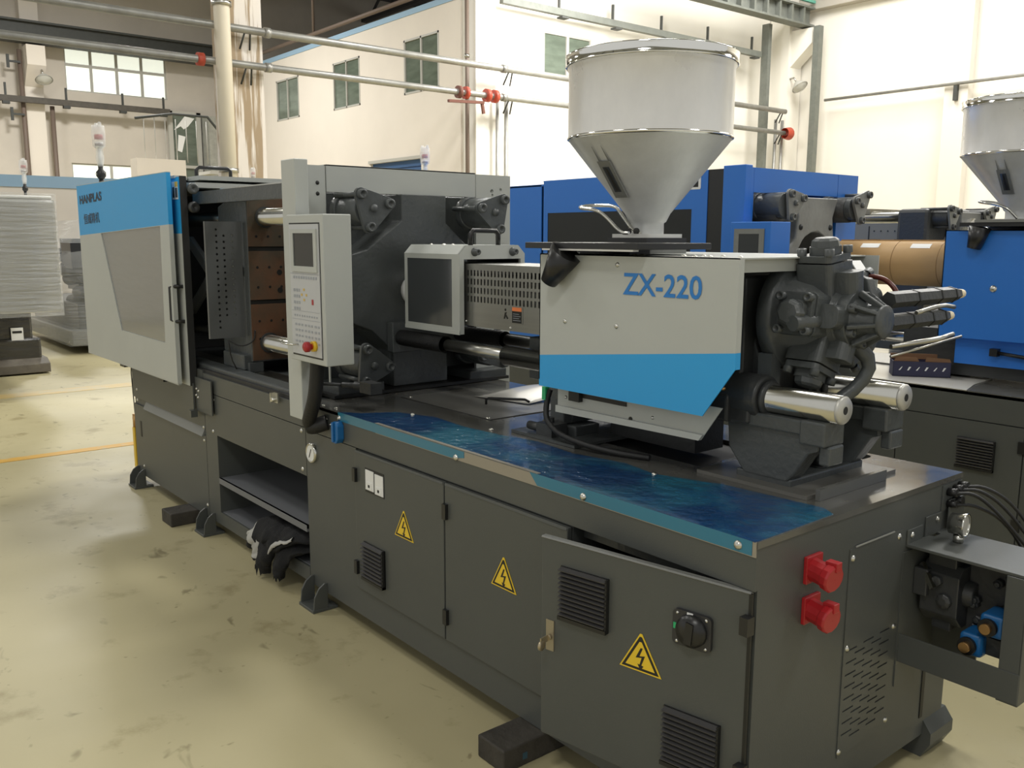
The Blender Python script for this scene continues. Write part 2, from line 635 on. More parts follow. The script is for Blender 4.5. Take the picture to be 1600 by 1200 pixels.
t = thing('conductor_bar', 'brown metal bar with short upright hangers below the far left window', 'rail', (-31.3, 4, 5.9))
MB(RUST).box(-31.35, -31.2, -1, 9.3, 5.86, 6.04).build('rail', t)
for y in (4.25, 6.0, 7.75, 9.1, 2.4):
    MB(BEAM).box(-31.3, -31.24, y - .03, y + .03, 6.04, 6.42).box(-31.38, -31.2, y - .1, y + .1, 5.78, 5.86).build('hanger', t)
t = thing('conductor_bar', 'grey green bar with short upright hangers behind the nearer steel hopper', 'rail', (-16.4, 18, 7.3))
MB(BEAMG).box(-16.5, -16.35, 12.2, 22.4, 7.22, 7.38).build('rail', t)
for y in (14.0, 15.9, 17.8, 19.8, 21.9):
    MB(BEAM).box(-16.4, -16.34, y - .025, y + .025, 7.38, 7.75).box(-16.4, -16.2, y - .04, y + .2, 7.12, 7.16).build('hanger', t)

# long pipes running from pillar to pillar
for z, r, lab in ((5.62, .075, 'upper galvanised pipe running from pillar to pillar above the machines'),
                  (4.97, .07, 'lower galvanised pipe running from pillar to pillar above the machines')):
    t = thing('overhead_pipe', lab, 'pipe', (-15.95, 10, z), None)
    MB(PIPE).cyl((-15.95, -3, z), (-15.95, 23.2, z), r, n=14).build('pipe', t)
    for y in (.9, 6.0, 11.9, 17.5):
        MB(PIPE).cyl((-15.95, y - .06, z), (-15.95, y + .06, z), r * 1.3, n=14).build('coupling', t)
    for y in (5.6, 12.1, 23.0):
        MB(BEAM).tube([(-16.10, y - .1, z - .34), (-15.95, y - .05, z - .05), (-15.95, y + .06, z - .05), (-16.10, y + .1, z - .34)], .02, 6).build('bracket', t)
lowpipe = t
RB = mat('rust_bracket', (.16, .06, .04), .7)
MB(REDP).cyl((-15.95, 11.35, 4.97), (-15.95, 11.45, 4.97), .15, n=16).build('red_flange', t)['label'] = 'red pipe flange'
MB(REDP).cyl((-15.95, 11.58, 4.97), (-15.95, 11.68, 4.97), .15, n=16).build('red_flange', t)
MB(REDP).cyl((-15.95, 10.75, 4.97), (-15.95, 10.83, 4.97), .14, n=14).build('red_flange', t)
MB(RB).cyl((-15.95, 10.55, 4.97), (-15.95, 10.63, 4.97), .14, n=14).build('rusty_flange', t)
MB(RB).bar((-15.95, 10.3, 4.75), (-15.95, 11.3, 4.8), .08, .06).bar((-15.95, 11.25, 4.8), (-15.95, 11.3, 4.55), .06, .06).build('rusty_bracket', t)
MB(REDP).cyl((-15.95, 4.6, 4.97), (-15.95, 4.72, 4.97), .12, n=14).build('red_flange', t)
MB(REDP).lathe((-15.95, 23.2, 4.97), (0, 1, 0), [(0, .16), (.25, .2), (.3, .17), (.35, .0)], 14).build('red_cap', t)
for x, y, r, z1, lab in ((-15.62, 4.98, .145, 11.2, 'thick cream drain pipe standing in front of the peeling pillar'),
                         (-16.3, 12.25, .05, 5.0, 'thin steel pipe dropping down right of the office corner'),
                         (-16.3, 11.98, .04, 5.0, 'thinner steel pipe dropping down at the office corner'),
                         (-16.62, 11.32, .05, 9.0, 'brown pipe dropping down left of the office corner')):
    t = thing('standing_pipe', lab, 'pipe', (x, y, 0))
    MB(PVC if r > .1 else (BRNPIPE if 'brown' in lab else PIPE)).cyl((x, y, FL), (x, y, z1), r, n=16).build('pipe', t)
    for z in (2.9, 5.9):
        if z < z1:
            MB(STEEL).cyl((x, y, z), (x, y, z + .08), r * 1.25, n=14).build('clamp', t)
for y, x, m, r in ((23.15, -16.1, BEAMG, .18), (23.75, -15.7, BEAMG, .22), (24.0, -15.2, PIPE, .08), (22.9, -15.8, PIPE, .06)):
    pass
t = thing('corner_post', 'left grey steel post in the far corner', 'post', (-16.3, 22.6, 0))
MB(BEAMG).box(-16.45, -16.2, 22.5, 22.66, FL, 8.2).build('post', t)
t = thing('corner_post', 'right grey steel post in the far corner under the crane beam', 'post', (-15.6, 23.9, 0))
MB(BEAMG).box(-15.40, -15.2, 23.66, 23.88, FL, 8.15).build('post', t)
for y, lab in ((23.1, 'left thin riser pipe between the far corner posts'), (23.45, 'right thin riser pipe between the far corner posts')):
    t = thing('riser_pipe', lab, 'pipe', (-15.95, y, 0))
    MB(PIPE).cyl((-16.22, y, FL), (-16.22, y, 5.4), .05, n=10).build('pipe', t)
t = thing('wall_pipe', 'thin pipe along the bright far right wall', 'pipe', (-10, 24.25, 5.95))
MB(PIPE).cyl((-15.1, 24.0, 5.95), (6, 24.0, 5.95), .045, n=10).build('pipe', t)
MB(BEAM).box(-11.1, -11.0, 23.98, 24.1, 5.5, 5.95).build('bracket', t)


def bulkhead(x, y, z, lab, rot):
    t = thing('hooded_lamp', lab, 'lamp', (x, y, z))
    MB(FRAME).lathe((x, y, z), (rot * .9, -.3 if rot == 0 else 0, -.5), [(0, .04), (.05, .1), (.22, .26), (.24, .26)], 16).build('shade', t)
    MB(LAMPG).lathe((x, y, z), (rot * .9, -.3 if rot == 0 else 0, -.5), [(.23, .24), (.3, .18), (.34, .001)], 16).build('glass', t)
    MB(STEEL).tube([(x - .3, y, z + .1), (x - .1, y, z + .12), (x, y, z)], .03, 8).build('arm', t)


bulkhead(-31.0, 5.3, 6.75, 'round hooded wall lamp on the left pillar', .3)
bulkhead(-16.0, 23.78, 6.6, 'hooded lamp on the white far corner pillar', .4)

# brown fire pipes above the office roof line
t = thing('roof_pipe', 'brown pipe sloping along the eaves above the office wall', 'pipe', (-25, 11.3, 7.7))
MB(BRNPIPE).cyl((-31.8, 11.25, 7.65), (-16.9, 11.25, 7.65), .06, n=10).build('pipe', t)
for x in (-29.7, -24.2, -19.4):
    MB(BRNPIPE).cyl((x, 11.25, 7.65), (x, 11.25, 10.9), .045, n=8).build('riser', t)
for y, lab in ((4.78, 'left brown riser pipe on the left wall'), (5.62, 'right brown riser pipe beside the left pillar')):
    t = thing('riser_pipe', lab, 'pipe', (-31.6, y, 0))
    MB(BRNPIPE).cyl((-31.53, y, FL), (-31.53, y, 7.5 if y < 5 else 5.84), .07, n=10).build('pipe', t)
    for z in (5.5, 7.1):
        if y < 5:
            MB(BEAM).box(-31.45, -31.4, y - .36, y, z - .03, z + .03).box(-31.45, -31.39, y - .4, y - .32, z - .2, z + .2).build('valve', t)

# stair landing with railing and a door behind the left end
t = thing('stair_landing', 'white block landing with dark handrail beside the cream pipe', 'stair', (-22, 6.2, 0))
MB(OFFICE).box(-22.5, -22.0, 5.25, 6.45, FL, 3.6).build('landing', t)
MB(BEAM).tube([(-22.1, 5.3, 4.55), (-22.1, 6.2, 4.72), (-22.1, 7.1, 4.72), (-22.1, 8.4, 3.2)], .035, 6).build('handrail', t)
for k in range(7):
    y = 5.5 + k * .26
    MB(FRAME).cyl((-22.1, y, 3.55), (-22.1, y, 4.6), .012, n=6).build('baluster', t)
for i in range(6):
    MB(FRAME).box(-22.9, -22.1, 7.1 + i * .28, 7.38 + i * .28, 3.3 - i * .25, 3.38 - i * .25).build('tread', t)
f = MB(FRAME)
f.box(-31.75, -31.6, 9.35, 9.5, 2.5, 6.05).box(-31.75, -31.6, 10.35, 10.5, 2.5, 6.05).box(-31.75, -31.6, 9.35, 10.5, 5.95, 6.05).box(-31.75, -31.6, 9.35, 10.5, 4.1, 4.2)
r = structure(f.build('window_7'))
for a, b_ in ((4.2, 5.95), (2.5, 4.1)):
    MB(PANE).box(-31.7, -31.69, 9.5, 10.35, a, b_).build('pane', r)
t = thing('paper_sheet', 'torn white sheets stuck inside the tall left window', 'paper', (-31.6, 9.9, 5.3))
MB(WHITE).plate('x', [(9.55, 5.4), (9.95, 5.9), (10.3, 5.85), (10.05, 5.55), (9.9, 5.45), (9.8, 5.55)], -31.68, -31.67).build('sheet', t)
MB(WHITE).plate('x', [(9.65, 4.7), (9.8, 4.65), (9.95, 5.2), (9.7, 5.25)], -31.68, -31.67).build('sheet', t)
t = thing('wall_cabinet', 'tall dull grey cabinet between the window and the cream pipe', 'cabinet', (-31.5, 11, 0))
MB(ROOF).box(-31.9, -31.0, 10.55, 11.35, FL, 5.9).build('body', t)

# painted floor lines
LINE = mat('worn_yellow_line', (.62, .36, .07), .5, col2=(.50, .42, .25), vscale=7, thr=(.3, .45))
LINE2 = mat('faint_yellow_line', (.56, .42, .18), .5, col2=(.50, .44, .28), vscale=4, thr=(.4, .55))
MB(LINE).box(-6.62, -6.50, -4, 2.2, FL, FL + .003).build('trim_5')
structure(bpy.data.objects['trim_5'])
MB(LINE2).box(-9.95, -9.65, -4, 3.0, FL, FL + .003).build('trim_6')
structure(bpy.data.objects['trim_6'])

# ------------------------------------------------------------------ the grey injection moulding machine
YA = .68      # axis of the screw
m1 = thing('injection_molding_machine', 'long grey and light blue injection moulding machine with open front door', 'machine', (-2.6, .56, FL))
Z0 = .05

# base cabinet
b = MB(BASE)
b.box(-5.25, -3.69, .012, 1.13, Z0, .93)
b.box(-3.69, -2.575, .012, 1.13, .585, .93)
b.box(-3.69, -2.575, .012, 1.13, Z0, .125)
b.box(-3.69, -2.575, .55, 1.13, .125, .585)
b.box(-2.575, -.70, .012, 1.13, Z0, .93)
b.box(-.70, -.02, .45, 1.13, Z0, .93)
b.box(-.70, -.02, .012, .45, .81, .93)
b.box(-.70, -.02, .012, .45, Z0, .16)
b.box(-.02, 0, .012, 1.13, Z0, .93)
b.build('base_frame', m1)
# front skins
MB(BASE).plate('y', rect(-5.25, -3.872, .60, .945), 0, .012).build('front_panel', m1)
pl = MB(BASE).plate('y', rect(-5.25, -3.872, Z0, .552), 0, .012).build('front_panel', m1)
MB(mat('panel_lip_paint', (.2, .205, .19), .4)).plate('x', [(-.014, .545), (.012, .60), (.012, .545)], -5.0, -3.9).build('lip', pl)
MB(INK).box(-5.13, -5.1, -.002, 0, .33, .44).build('slot', pl)
MB(BASE).plate('y', [(-3.866, Z0), (-2.558, Z0), (-2.558, .125), (-3.69, .125), (-3.69, .585), (-2.558, .585), (-2.558, .82), (-3.866, .82)], 0, .012).build('front_panel', m1)
MB(BASE).plate('y', rect(-3.866, -2.558, .824, .93), 0, .012).build('front_panel', m1)
MB(BASE).plate('y', rect(-2.552, -2.075, Z0, .812), 0, .012).build('front_panel', m1)
MB(BASE).plate('y', rect(-2.552, 0, .816, .945), 0, .012).build('front_panel', m1)
MB(BASE).plate('y', rect(-2.075, 0, Z0, .175), 0, .012).build('front_panel', m1)
# shelf in the opening
MB(mat('shelf_lit_paint', (.16, .165, .175), .45)).box(-3.69, -2.575, .0, .55, .315, .333).plate('y', rect(-3.69, -2.575, .30, .333), -.001, .012).box(-3.69, -2.575, .012, .55, .1252, .128).build('shelf', m1)  # paler than the base; front light on the shelf is painted in
MB(ALU).box(-3.64, -3.5, .5, .545, .40, .50).build('name_plate', m1)
screws([(-5.16, 0, .66), (-5.16, 0, .585), (-3.9, 0, .60), (-3.9, 0, .52), (-3.9, 0, .12), (-3.72, 0, .79), (-3.75, 0, .60),
        (-2.60, 0, .80), (-2.60, 0, .61), (-5.1, 0, .12)], (0, -1, 0), m1, r=.011)

# doors on the base
def door_front(x0, x1, name='cabinet_door'):
    d = MB(BASE).plate('y', rect(x0, x1, .182, .808), -.012, .008).build(name, m1, bevel=.003)
    MB(BASE).plate('x', [(-.0145, .800), (-.0125, .8095), (-.011, .8095), (-.011, .800)], x0 + .003, x1 - .003).build('lip', d)
    return d


def hazard(parent, cx, cz, s, xf):
    """yellow triangle with a black border and a lightning arrow; s = half width"""
    h = s * 1.62
    L_ = lambda pts, t, m, n: MB(m).add([xf @ Vector((p[0] * s, p[1] * s, t)) for p in pts], [tuple(range(len(pts)))]).build(n, parent)

    def tri(k):
        return [(-1 * k, -.6 - .0 * k - (k - 1) * .58), (1 * k, -.6 - (k - 1) * .58), (.06, 1.02 + (k - 1) * 1.15), (-.06, 1.02 + (k - 1) * 1.15)]
    base = MB(SIGNY)
    p1 = tri(1.14)
    base.add([xf @ Vector((p[0] * s, p[1] * s, t)) for t in (0, .0015) for p in p1],
             [(4, 5, 6, 7), (0, 1, 5, 4), (1, 2, 6, 5), (2, 3, 7, 6), (3, 0, 4, 7)])
    o = base.build('hazard_sign', parent)
    o['label'] = 'yellow triangular high voltage sign'
    mk = MB(INK)
    for a, c, t in ((tri(1.02), INK, .002),):
        mk.add([xf @ Vector((p[0] * s, p[1] * s, t)) for p in a], [(0, 1, 2, 3)])
    mk.use(SIGNY)
    mk.add([xf @ Vector((p[0] * s, p[1] * s, .0025)) for p in tri(.80)], [(0, 1, 2, 3)])
    mk.use(INK)
    bolt = [(.07, .42), (-.02, .42), (-.2, -.02), (-.02, -.0), (.02, .01), (.14, .04), (.02, -.3), (-.06, -.3), (.02, -.44), (.14, -.26), (.08, -.27), (.25, .12), (.06, .09), (-.06, .07)]
    bolt = [(.10, .45), (.01, .45), (-.19, .0), (.06, .055), (-.02, -.24), (-.11, -.23), (.02, -.47), (.15, -.27), (.06, -.255), (.20, .16), (-.03, .10)]
    bolt = [(p[0] * 1.3, p[1] * 1.2 - .03) for p in bolt]
    tris = geometry.tessellate_polygon([[Vector((p[0], p[1], 0)) for p in bolt]])
    mk.add([xf @ Vector((p[0] * s, p[1] * s, .003)) for p in bolt], [tuple(t) for t in tris])
    mk.build('hazard_print', parent)


LOUV = mat('louvre_plastic', (.06, .058, .058), .4)


def louvre(parent, xf, w, h, n=10, name='louvre'):
    """filter grille, local x right, y up, z out of the face; lower left corner at the origin"""
    f = MB(BLACK)
    f.X = xf
    f.box(0, w, 0, h, 0, .004)
    f.box(0, w, 0, .012, 0, .02)
    f.box(w - .006, w, 0, h, 0, .016)
    f.build(name + '_frame', parent)
    first = None
    st = (h - .012) / n
    for i in range(n):
        m = MB(LOUV)
        m.X = xf
        z = .014 + i * st
        m.plate('x', [(z, .004), (z + st * .15, .022), (z + st * .42, .024), (z + st * .75, .005)], .004, w - .004)
        if first is None:
            o = m.build('slat', parent)
            first = o
        else:
            o = first.copy()
            COL.objects.link(o)
            o.location = (xf.to_3x3() @ Vector((0, i * st, 0)))


def louvre_fix():
    pass


d1 = door_front(-2.068, -1.392)
d2 = door_front(-1.384, -.702)
hazard(d1, 0, 0, .062, xf_front(-1.672, -.0125, .555))
hazard(d2, 0, 0, .062, xf_front(-1.025, -.0125, .545))
louvre(d1, xf_front(-2.0, -.012, .245), .175, .17, 9)
mt = MB(WHITE)
mt.box(-1.968, -1.902, -.017, -.012, .655, .742).box(-1.891, -1.826, -.017, -.012, .650, .737)
mt.box(-1.955, -1.915, -.020, -.017, .660, .69).box(-1.878, -1.838, -.020, -.017, .655, .685)
mt.build('meter', d1)
MB(INK).box(-1.976, -1.822, -.0135, -.012, .643, .748).box(-1.942, -1.928, -.0208, -.02, .668, .680).box(-1.865, -1.851, -.0208, -.02, .663, .675).build('meter_mark', d1)
for dr, x in ((d1, -2.058), (d2, -1.374)):
    for z in (.70, .28):
        MB(BLACK).box(x - .012, x + .012, -.026, -.01, z - .03, z + .03).build('hinge', dr)

# the open door
th = math.radians(10.5)
DX = Matrix(((math.cos(th), -math.sin(th) * -1, 0, 0), (0, 0, 0, 0), (0, 0, 1, 0), (0, 0, 0, 1)))
# local frame: u measured from the hinge towards the free edge, y up, z out of the face
uvec = Vector((-math.cos(th), -math.sin(th), 0))
nvec = Vector((math.sin(th), -math.cos(th), 0))


def door_xf(u, z, out=0.0):   # x axis to the viewer's right (towards the hinge)
    o = Vector((-.005, -.002, 0)) + uvec * u + nvec * out
    r = -uvec
    return Matrix(((r.x, 0, nvec.x, o.x), (r.y, 0, nvec.y, o.y), (r.z, 1, nvec.z, z), (0, 0, 0, 1)))


dm = MB(BASE)
dm.X = door_xf(.697, .157)
dm.box(0, .694, 0, .653, -.022, 0)
od = dm.build('cabinet_door', m1, bevel=.004)
od['label'] = 'open dark grey door at the near corner'
dm = MB(mat('door_edge_paint', (.17, .172, .16), .4))
dm.X = door_xf(.697, .81)
dm.plate('x', [(-.004, 0), (0, .004), (.004, 0), (.004, -.018), (-.004, -.018)], 0, .694)
dm.build('lip', od)
louvre(od, door_xf(.621, .567), .177, .168, 11)
louvre(od, door_xf(.249, .238), .177, .175, 11)
hazard(od, 0, 0, .062, door_xf(.331, .527, .0005))
s = MB(mat('switch_plate_plastic', (.03, .03, .032), .35))
s.X = door_xf(.225, .612)
s.plate('z', rrect(0, .118, 0, .102, .014), .0, .012)
s.build('rotary_switch', od)['label'] = 'black rotary main switch'
s = MB(BLACK)
s.X = door_xf(.225, .612)
s.lathe((.061, .052, .012), (0, 0, 1), [(0, .046), (.012, .045), (.014, .040), (.022, .038), (.022, .002)], 32)
s.plate('z', [(.05, .02), (.073, .022), (.078, .08), (.056, .084)], .03, .04)
s.build('switch_knob', od)
s = MB(GRN)
s.X = door_xf(.225, .612)
s.box(.004, .016, .045, .062, .012, .0145)
s.use(WHITE).box(.045, .063, .093, .101, .012, .0145)
s.build('switch_mark', od)
for u, z in ((.213, .704), (.125, .704), (.213, .622), (.125, .622)):
    mm = MB(BOLT)
    mm.X = door_xf(u - .003, z)
    mm.lathe((0, 0, .012), (0, 0, 1), [(0, .005), (.003, .004), (.004, .0003)], 8)
    mm.build('screw', od)
s = MB(mat('lock_plate_brass', (.34, .30, .22), .35, .6))
s.X = door_xf(.675, .448)
s.box(0, .030, 0, .10, 0, .004)
s.build('lock_plate', od)
s = MB(mat('key_brass', (.45, .38, .26), .3, .7))
s.X = door_xf(.675, .448)
s.cyl((.015, .045, .004), (.015, .045, .014), .009, n=12)
s.box(.013, .017, .035, .055, .014, .05)
s.lathe((.015, .03, .045), (1, 0, 0), [(-.003, .001), (-.003, .016), (.003, .016), (.003, .001)], 16)
s.build('key', od)
for z in (.70, .28):
    MB(BLACK).box(-.022, .004, -.03, .0, z, z + .05).build('hinge', od)
MB(INK).box(-.012, -.002, -.006, .0, .16, .81).build('seal', od)
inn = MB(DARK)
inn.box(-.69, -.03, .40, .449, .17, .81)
inn.build('cavity_shade', m1)  # dark sheet paints in the shade at the back of the recess
MB(CAST).box(-.70, -.02, .06, .10, .765, .79).build('cavity_rail', m1)

# feet of the base
def foot(x, y=-.0):
    f = MB(BASE)
    f.plate('x', [(0, Z0 + .05), (-.015, Z0 + .05), (-.045, Z0 + .03), (-.068, Z0 - .01), (-.075, FL), (0, FL)], x - .072, x - .062)
    f.plate('x', [(0, Z0 + .05), (-.015, Z0 + .05), (-.045, Z0 + .03), (-.068, Z0 - .01), (-.075, FL), (0, FL)], x + .062, x + .072)
    f.box(x - .075, x + .075, -.08, .05, FL, FL + .015)
    f.build('foot', m1, bevel=.002)


foot(-5.15)
foot(-3.85)
foot(-2.45)
f = MB(BASE)
f.plate('y', [(-.1, FL), (.0, FL), (.03, .02), (.03, .06), (0, .10), (-.1, .10)], 1.0, 1.16)
f.build('foot', m1)

# bed top, film, hatch
b = MB(BTOP)
b.plate('z', rect(-2.55, .003, 0, 1.135), .932, .950, [rrect(-.44, -.30, 1.02, 1.11, .03), rect(-1.2, -.6, .5, .9)])
b.build('bed_plate', m1)
MB(DARK).box(-1.2, -.6, .5, .9, .90, .934).build('bed_slot', m1)
MB(CAST).box(-5.25, -2.55, .11, 1.13, .93, .945).build('bed_plate', m1)
fm = MB(FILM)
pts = [(-2.22, -.004), (-.002, -.004), (-.01, .37), (-.06, .40), (-.4, .375), (-.62, .30), (-.78, .33), (-1.0, .285), (-1.22, .31), (-1.4, .27), (-1.62, .25), (-1.85, .27), (-2.05, .20), (-2.13, .06)]
fm.plate('z', pts, .9501, .9518)
fo = fm.build('protective_film', m1)
fo['label'] = 'wrinkled blue protective film on the bed edge'
e = MB(FILMT)
e.plate('y', [(-2.22, .912), (-1.35, .912), (-1.27, .925), (-1.27, .948), (-1.85, .948), (-1.9, .951), (-2.22, .951)], -.0045, -.001)
e.plate('y', [(-.9, .951), (-.86, .912), (-.012, .912), (-.012, .951)], -.0045, -.001)
e.build('film_edge', m1)
MB(BARE).plate('y', rect(-1.9, -.0, .909, .9515), -.003, 0).build('bare_edge', m1)
MB(BARE).box(-1.9, -.86, -.004, .012, .951, .953).build('bare_edge', m1)
screws([(-2.21, -.005, .925), (-1.32, -.005, .918), (-.64, -.005, .925), (-.055, -.005, .93)], (0, -1, 0), m1, r=.013, h=.009)
screws([(-1.96, .22, .952), (-1.5, .30, .952), (-.62, .30, .952)], (0, 0, 1), m1, r=.010)
screws([(-2.40, .02, .951), (-2.30, .03, .951), (-2.335, .0, .90), (-2.30, -.0, .88)], (0, 0, 1), m1, r=.009)
h = MB(mat('hatch_paint', (.13, .127, .115), .3, bump=.05, bscale=30))
h.plate('z', rect(-2.36, -1.66, .42, .86), .9503, .9535)
ho = h.build('hatch_plate', m1)
screws([(-2.33, .45, .9535), (-1.69, .43, .9535), (-2.1, .84, .9535)], (0, 0, 1), ho, r=.010)
MB(DARK).box(-2.365, -1.655, .415, .42, .9501, .9525).box(-1.66, -1.655, .42, .86, .9501, .9525).build('hatch_gap', m1)
hh = MB(BLACK)
hh.tube([(-1.95, .62, .953), (-1.95, .62, .975), (-1.93, .62, .985), (-1.80, .73, .985), (-1.78, .74, .975)], .006, 8)
hh.build('hatch_handle', ho)

# blue socket cover below the film corner
so = MB(SOCK)
so.plate('y', [(-2.235, .83), (-2.225, .815), (-2.19, .815), (-2.175, .835), (-2.175, .895), (-2.19, .912), (-2.215, .912), (-2.235, .895)], -.035, 0)
so.box(-2.215, -2.2, -.045, -.035, .82, .91)
so.build('socket_cover', m1, bevel=.004)['label'] = 'small blue socket cover'
# pressure gauge on the front
g = MB(CHROME)
g.lathe((-2.487, 0, .713), (0, -1, 0), [(0, .048), (.012, .048), (.016, .042), (.012, .038)], 32)
gg = g.build('pressure_gauge', m1)
MB(WHITE).lathe((-2.487, -.012, .713), (0, -1, 0), [(0, .039), (.0005, .0005)], 32).build('dial', gg)
MB(INK).bar((-2.50, -.0135, .69), (-2.478, -.0135, .733), .002, .004, (0, 1, 0)).build('needle', gg)

# near end face
ep = MB(BASE)
slots = []
rows_ = [(.506, [3, 4]), ]
sw = .052
for r in range(9):
    z = .50 - r * .033
    for c in range(5):
        y = .468 + c * .0475
        z = .508 - (r - c // 2) * .0385 - c * .018
        if r == 8:
            continue
        slots.append([(y, z), (y + .058, z), (y + .058, z + .0055), (y, z + .0055)])
ep.plate('x', rect(.452, .756, .172, .830), .0, .003, slots)
epo = ep.build('end_panel', m1)
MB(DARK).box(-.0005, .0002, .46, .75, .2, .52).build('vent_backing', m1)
MB(mat('edge_worn_paint', (.3, .3, .28), .3)).box(.003, .006, .48, .70, .832, .836).build('lip', epo)
screws([(.003, .47, .80), (.003, .735, .81), (.003, .47, .52), (.003, .74, .515), (.003, .46, .19), (.003, .73, .20)], (1, 0, 0), epo, r=.010)
for z in (.822, .705):
    s = MB(RED)
    cx, cz = .255, z
    s.box(0, .012, cx - .036, cx + .04, cz - .038, cz + .04)
    s.lathe((.0, cx, cz), (1, -.1, -.12), [(.0, .034), (.03, .033), (.055, .034), (.056, .038), (.075, .040), (.080, .036), (.080, .001)], 12, smooth=False)
    s.box(.05, .086, cx - .012, cx + .014, cz + .012, cz + .038)
    s.build('power_socket', m1, bevel=.003)['label'] = 'red round power socket'
# cable glands and hydraulic side frame
cp = MB(BASE).box(0, .004, 1.0, 1.13, .84, .925).build('gland_plate', m1)
for i, (y, z) in enumerate(((1.035, .90), (1.075, .905), (1.11, .91), (1.04, .86), (1.08, .865))):
    MB(BLACK).cyl((.004, y, z), (.035, y, z + .003), .014, n=8).build('cable_gland', m1)
for i, (y, z, e) in enumerate(((1.035, .90, .35), (1.075, .905, .42), (1.11, .91, .5), (1.04, .86, .38))):
    MB(RUB).tube([(.03, y, z), (.07, y + .05, z - .0), (.12, y + .12 + i * .02, z - .07), (.20, y + .2, z - .2), (.26, y + .22, .62), (.30, y + .2, .42)], .006, 6, sub=2).build('cable', m1)
fr = MB(BASE)
fr.plate('z', [(0, .785), (.36, .785), (.62, .79), (.62, 1.04), (0, 1.04), (0, .98), (.02, .97), (.02, .93), (0, .92)], .765, .775)
fr.plate('x', rect(.785, .88, .77, .82), 0, .006)
fr.plate('x', rect(.90, 1.0, .77, .84), 0, .006)
fr.plate('x', rect(1.03, 1.14, .765, .875), .01, .016)
fr.box(.305, .365, .78, .786, .38, .765)
fr.box(.36, .366, .78, 1.14, .38, .765)
fr.box(0, .365, .777, .783, .385, .48)
fr.build('valve_frame', m1, bevel=.002)
sl = MB(DARK)
for k in range(5):
    sl.bar((.3705, .84, .44 + k * .055), (.3705, .90, .47 + k * .055), .003, .006, (1, 0, 0))
sl.build('frame_slot', m1)
screws([(.007, .81, .80), (.007, .97, .82), (.007, .79, .455), (.007, .80, .40)], (1, 0, 0), m1, r=.010)
MB(BASE).box(0.0, .004, .77, 1.12, .30, .75).box(0, .15, 1.0, 1.01, .34, .74).build('manifold_shield', m1)
MB(INK).box(.0005, .003, .965, .985, .12, .33).build('end_slot', m1)
pm = MB(CASTD)
pm.plate('x', [(.86, .55), (.90, .51), (.99, .51), (1.02, .55), (1.02, .68), (.99, .71), (.89, .71), (.86, .68)], .02, .14)
pm.box(.03, .12, .88, .97, .70, .745)
pm.box(.05, .11, .89, .95, .49, .53)
pm.box(.005, .05, .84, .90, .60, .69)
pm.lathe((.10, .862, .60), (0, -1, 0), [(0, .025), (.015, .025), (.02, .012), (.02, .001)], 8, smooth=False)
pm.lathe((.075, .862, .66), (0, -1, 0), [(0, .018), (.02, .018), (.02, .001)], 6, smooth=False)
pm.lathe((.14, .93, .62), (1, 0, 0), [(0, .045), (.03, .04), (.03, .001)], 12)
pm.build('hydraulic_pump', m1, bevel=.004)
MB(CHROME).bar((.02, .86, .70), (.075, .83, .64), .012, .02).bar((.01, .86, .64), (.04, .85, .67), .008, .008).build('pump_clip', m1)
mf = MB(CASTD)
mf.box(.14, .36, .93, 1.0, .46, .76)
for k in range(10):
    x = .16 + random.random() * .17
    z = .50 + random.random() * .22
    mf.lathe((x, .93, z), (0, -1, 0), [(0, .016), (.02, .016), (.022, .010), (.03, .010), (.03, .001)], 6, smooth=False)
mf.build('valve_manifold', m1, bevel=.003)
vt = MB(CHROME)
vt.cyl((.30, .93, .70), (.30, .88, .70), .018, n=12).cyl((.31, .93, .63), (.31, .89, .63), .014, n=12).cyl((.25, .92, .61), (.29, .9, .63), .008, n=8)
vt.build('valve_fitting', m1)
for x, z in ((.255, .575), (.20, .497)):
    v = MB(SOCK)
    v.box(x - .035, x + .035, .83, .93, z - .035, z + .035)
    vo = v.build('solenoid_valve', m1, bevel=.012, segs=3)
    vo['label'] = 'blue solenoid valve coil'
    MB(BLACK).cyl((x - .006, .835, z - .002), (x - .006, .815, z - .002), .027, n=20).build('coil_nut', vo)
    MB(BRASS).cyl((x - .006, .82, z - .002), (x - .006, .800, z - .002), .016, n=18).build('brass_plug', vo)
    MB(CASTD).box(x, x + .1, .86, .93, z - .025, z + .03).build('valve_body', vo)
g = MB(CHROME)
g.cyl((.095, .93, .775), (.095, .93, .80), .016, n=10)
g.lathe((.068, .93, .832), (1, .12, 0), [(0, .001), (0, .033), (.032, .035), (.044, .040), (.049, .040), (.047, .033), (.043, .033)], 28)
gg = g.build('pressure_gauge', m1)
MB(mat('gauge_glass', (.5, .48, .42), .1)).lathe((.1115, .936, .832), (1, .12, 0), [(0, .033), (.001, .0005)], 28).build('dial', gg)

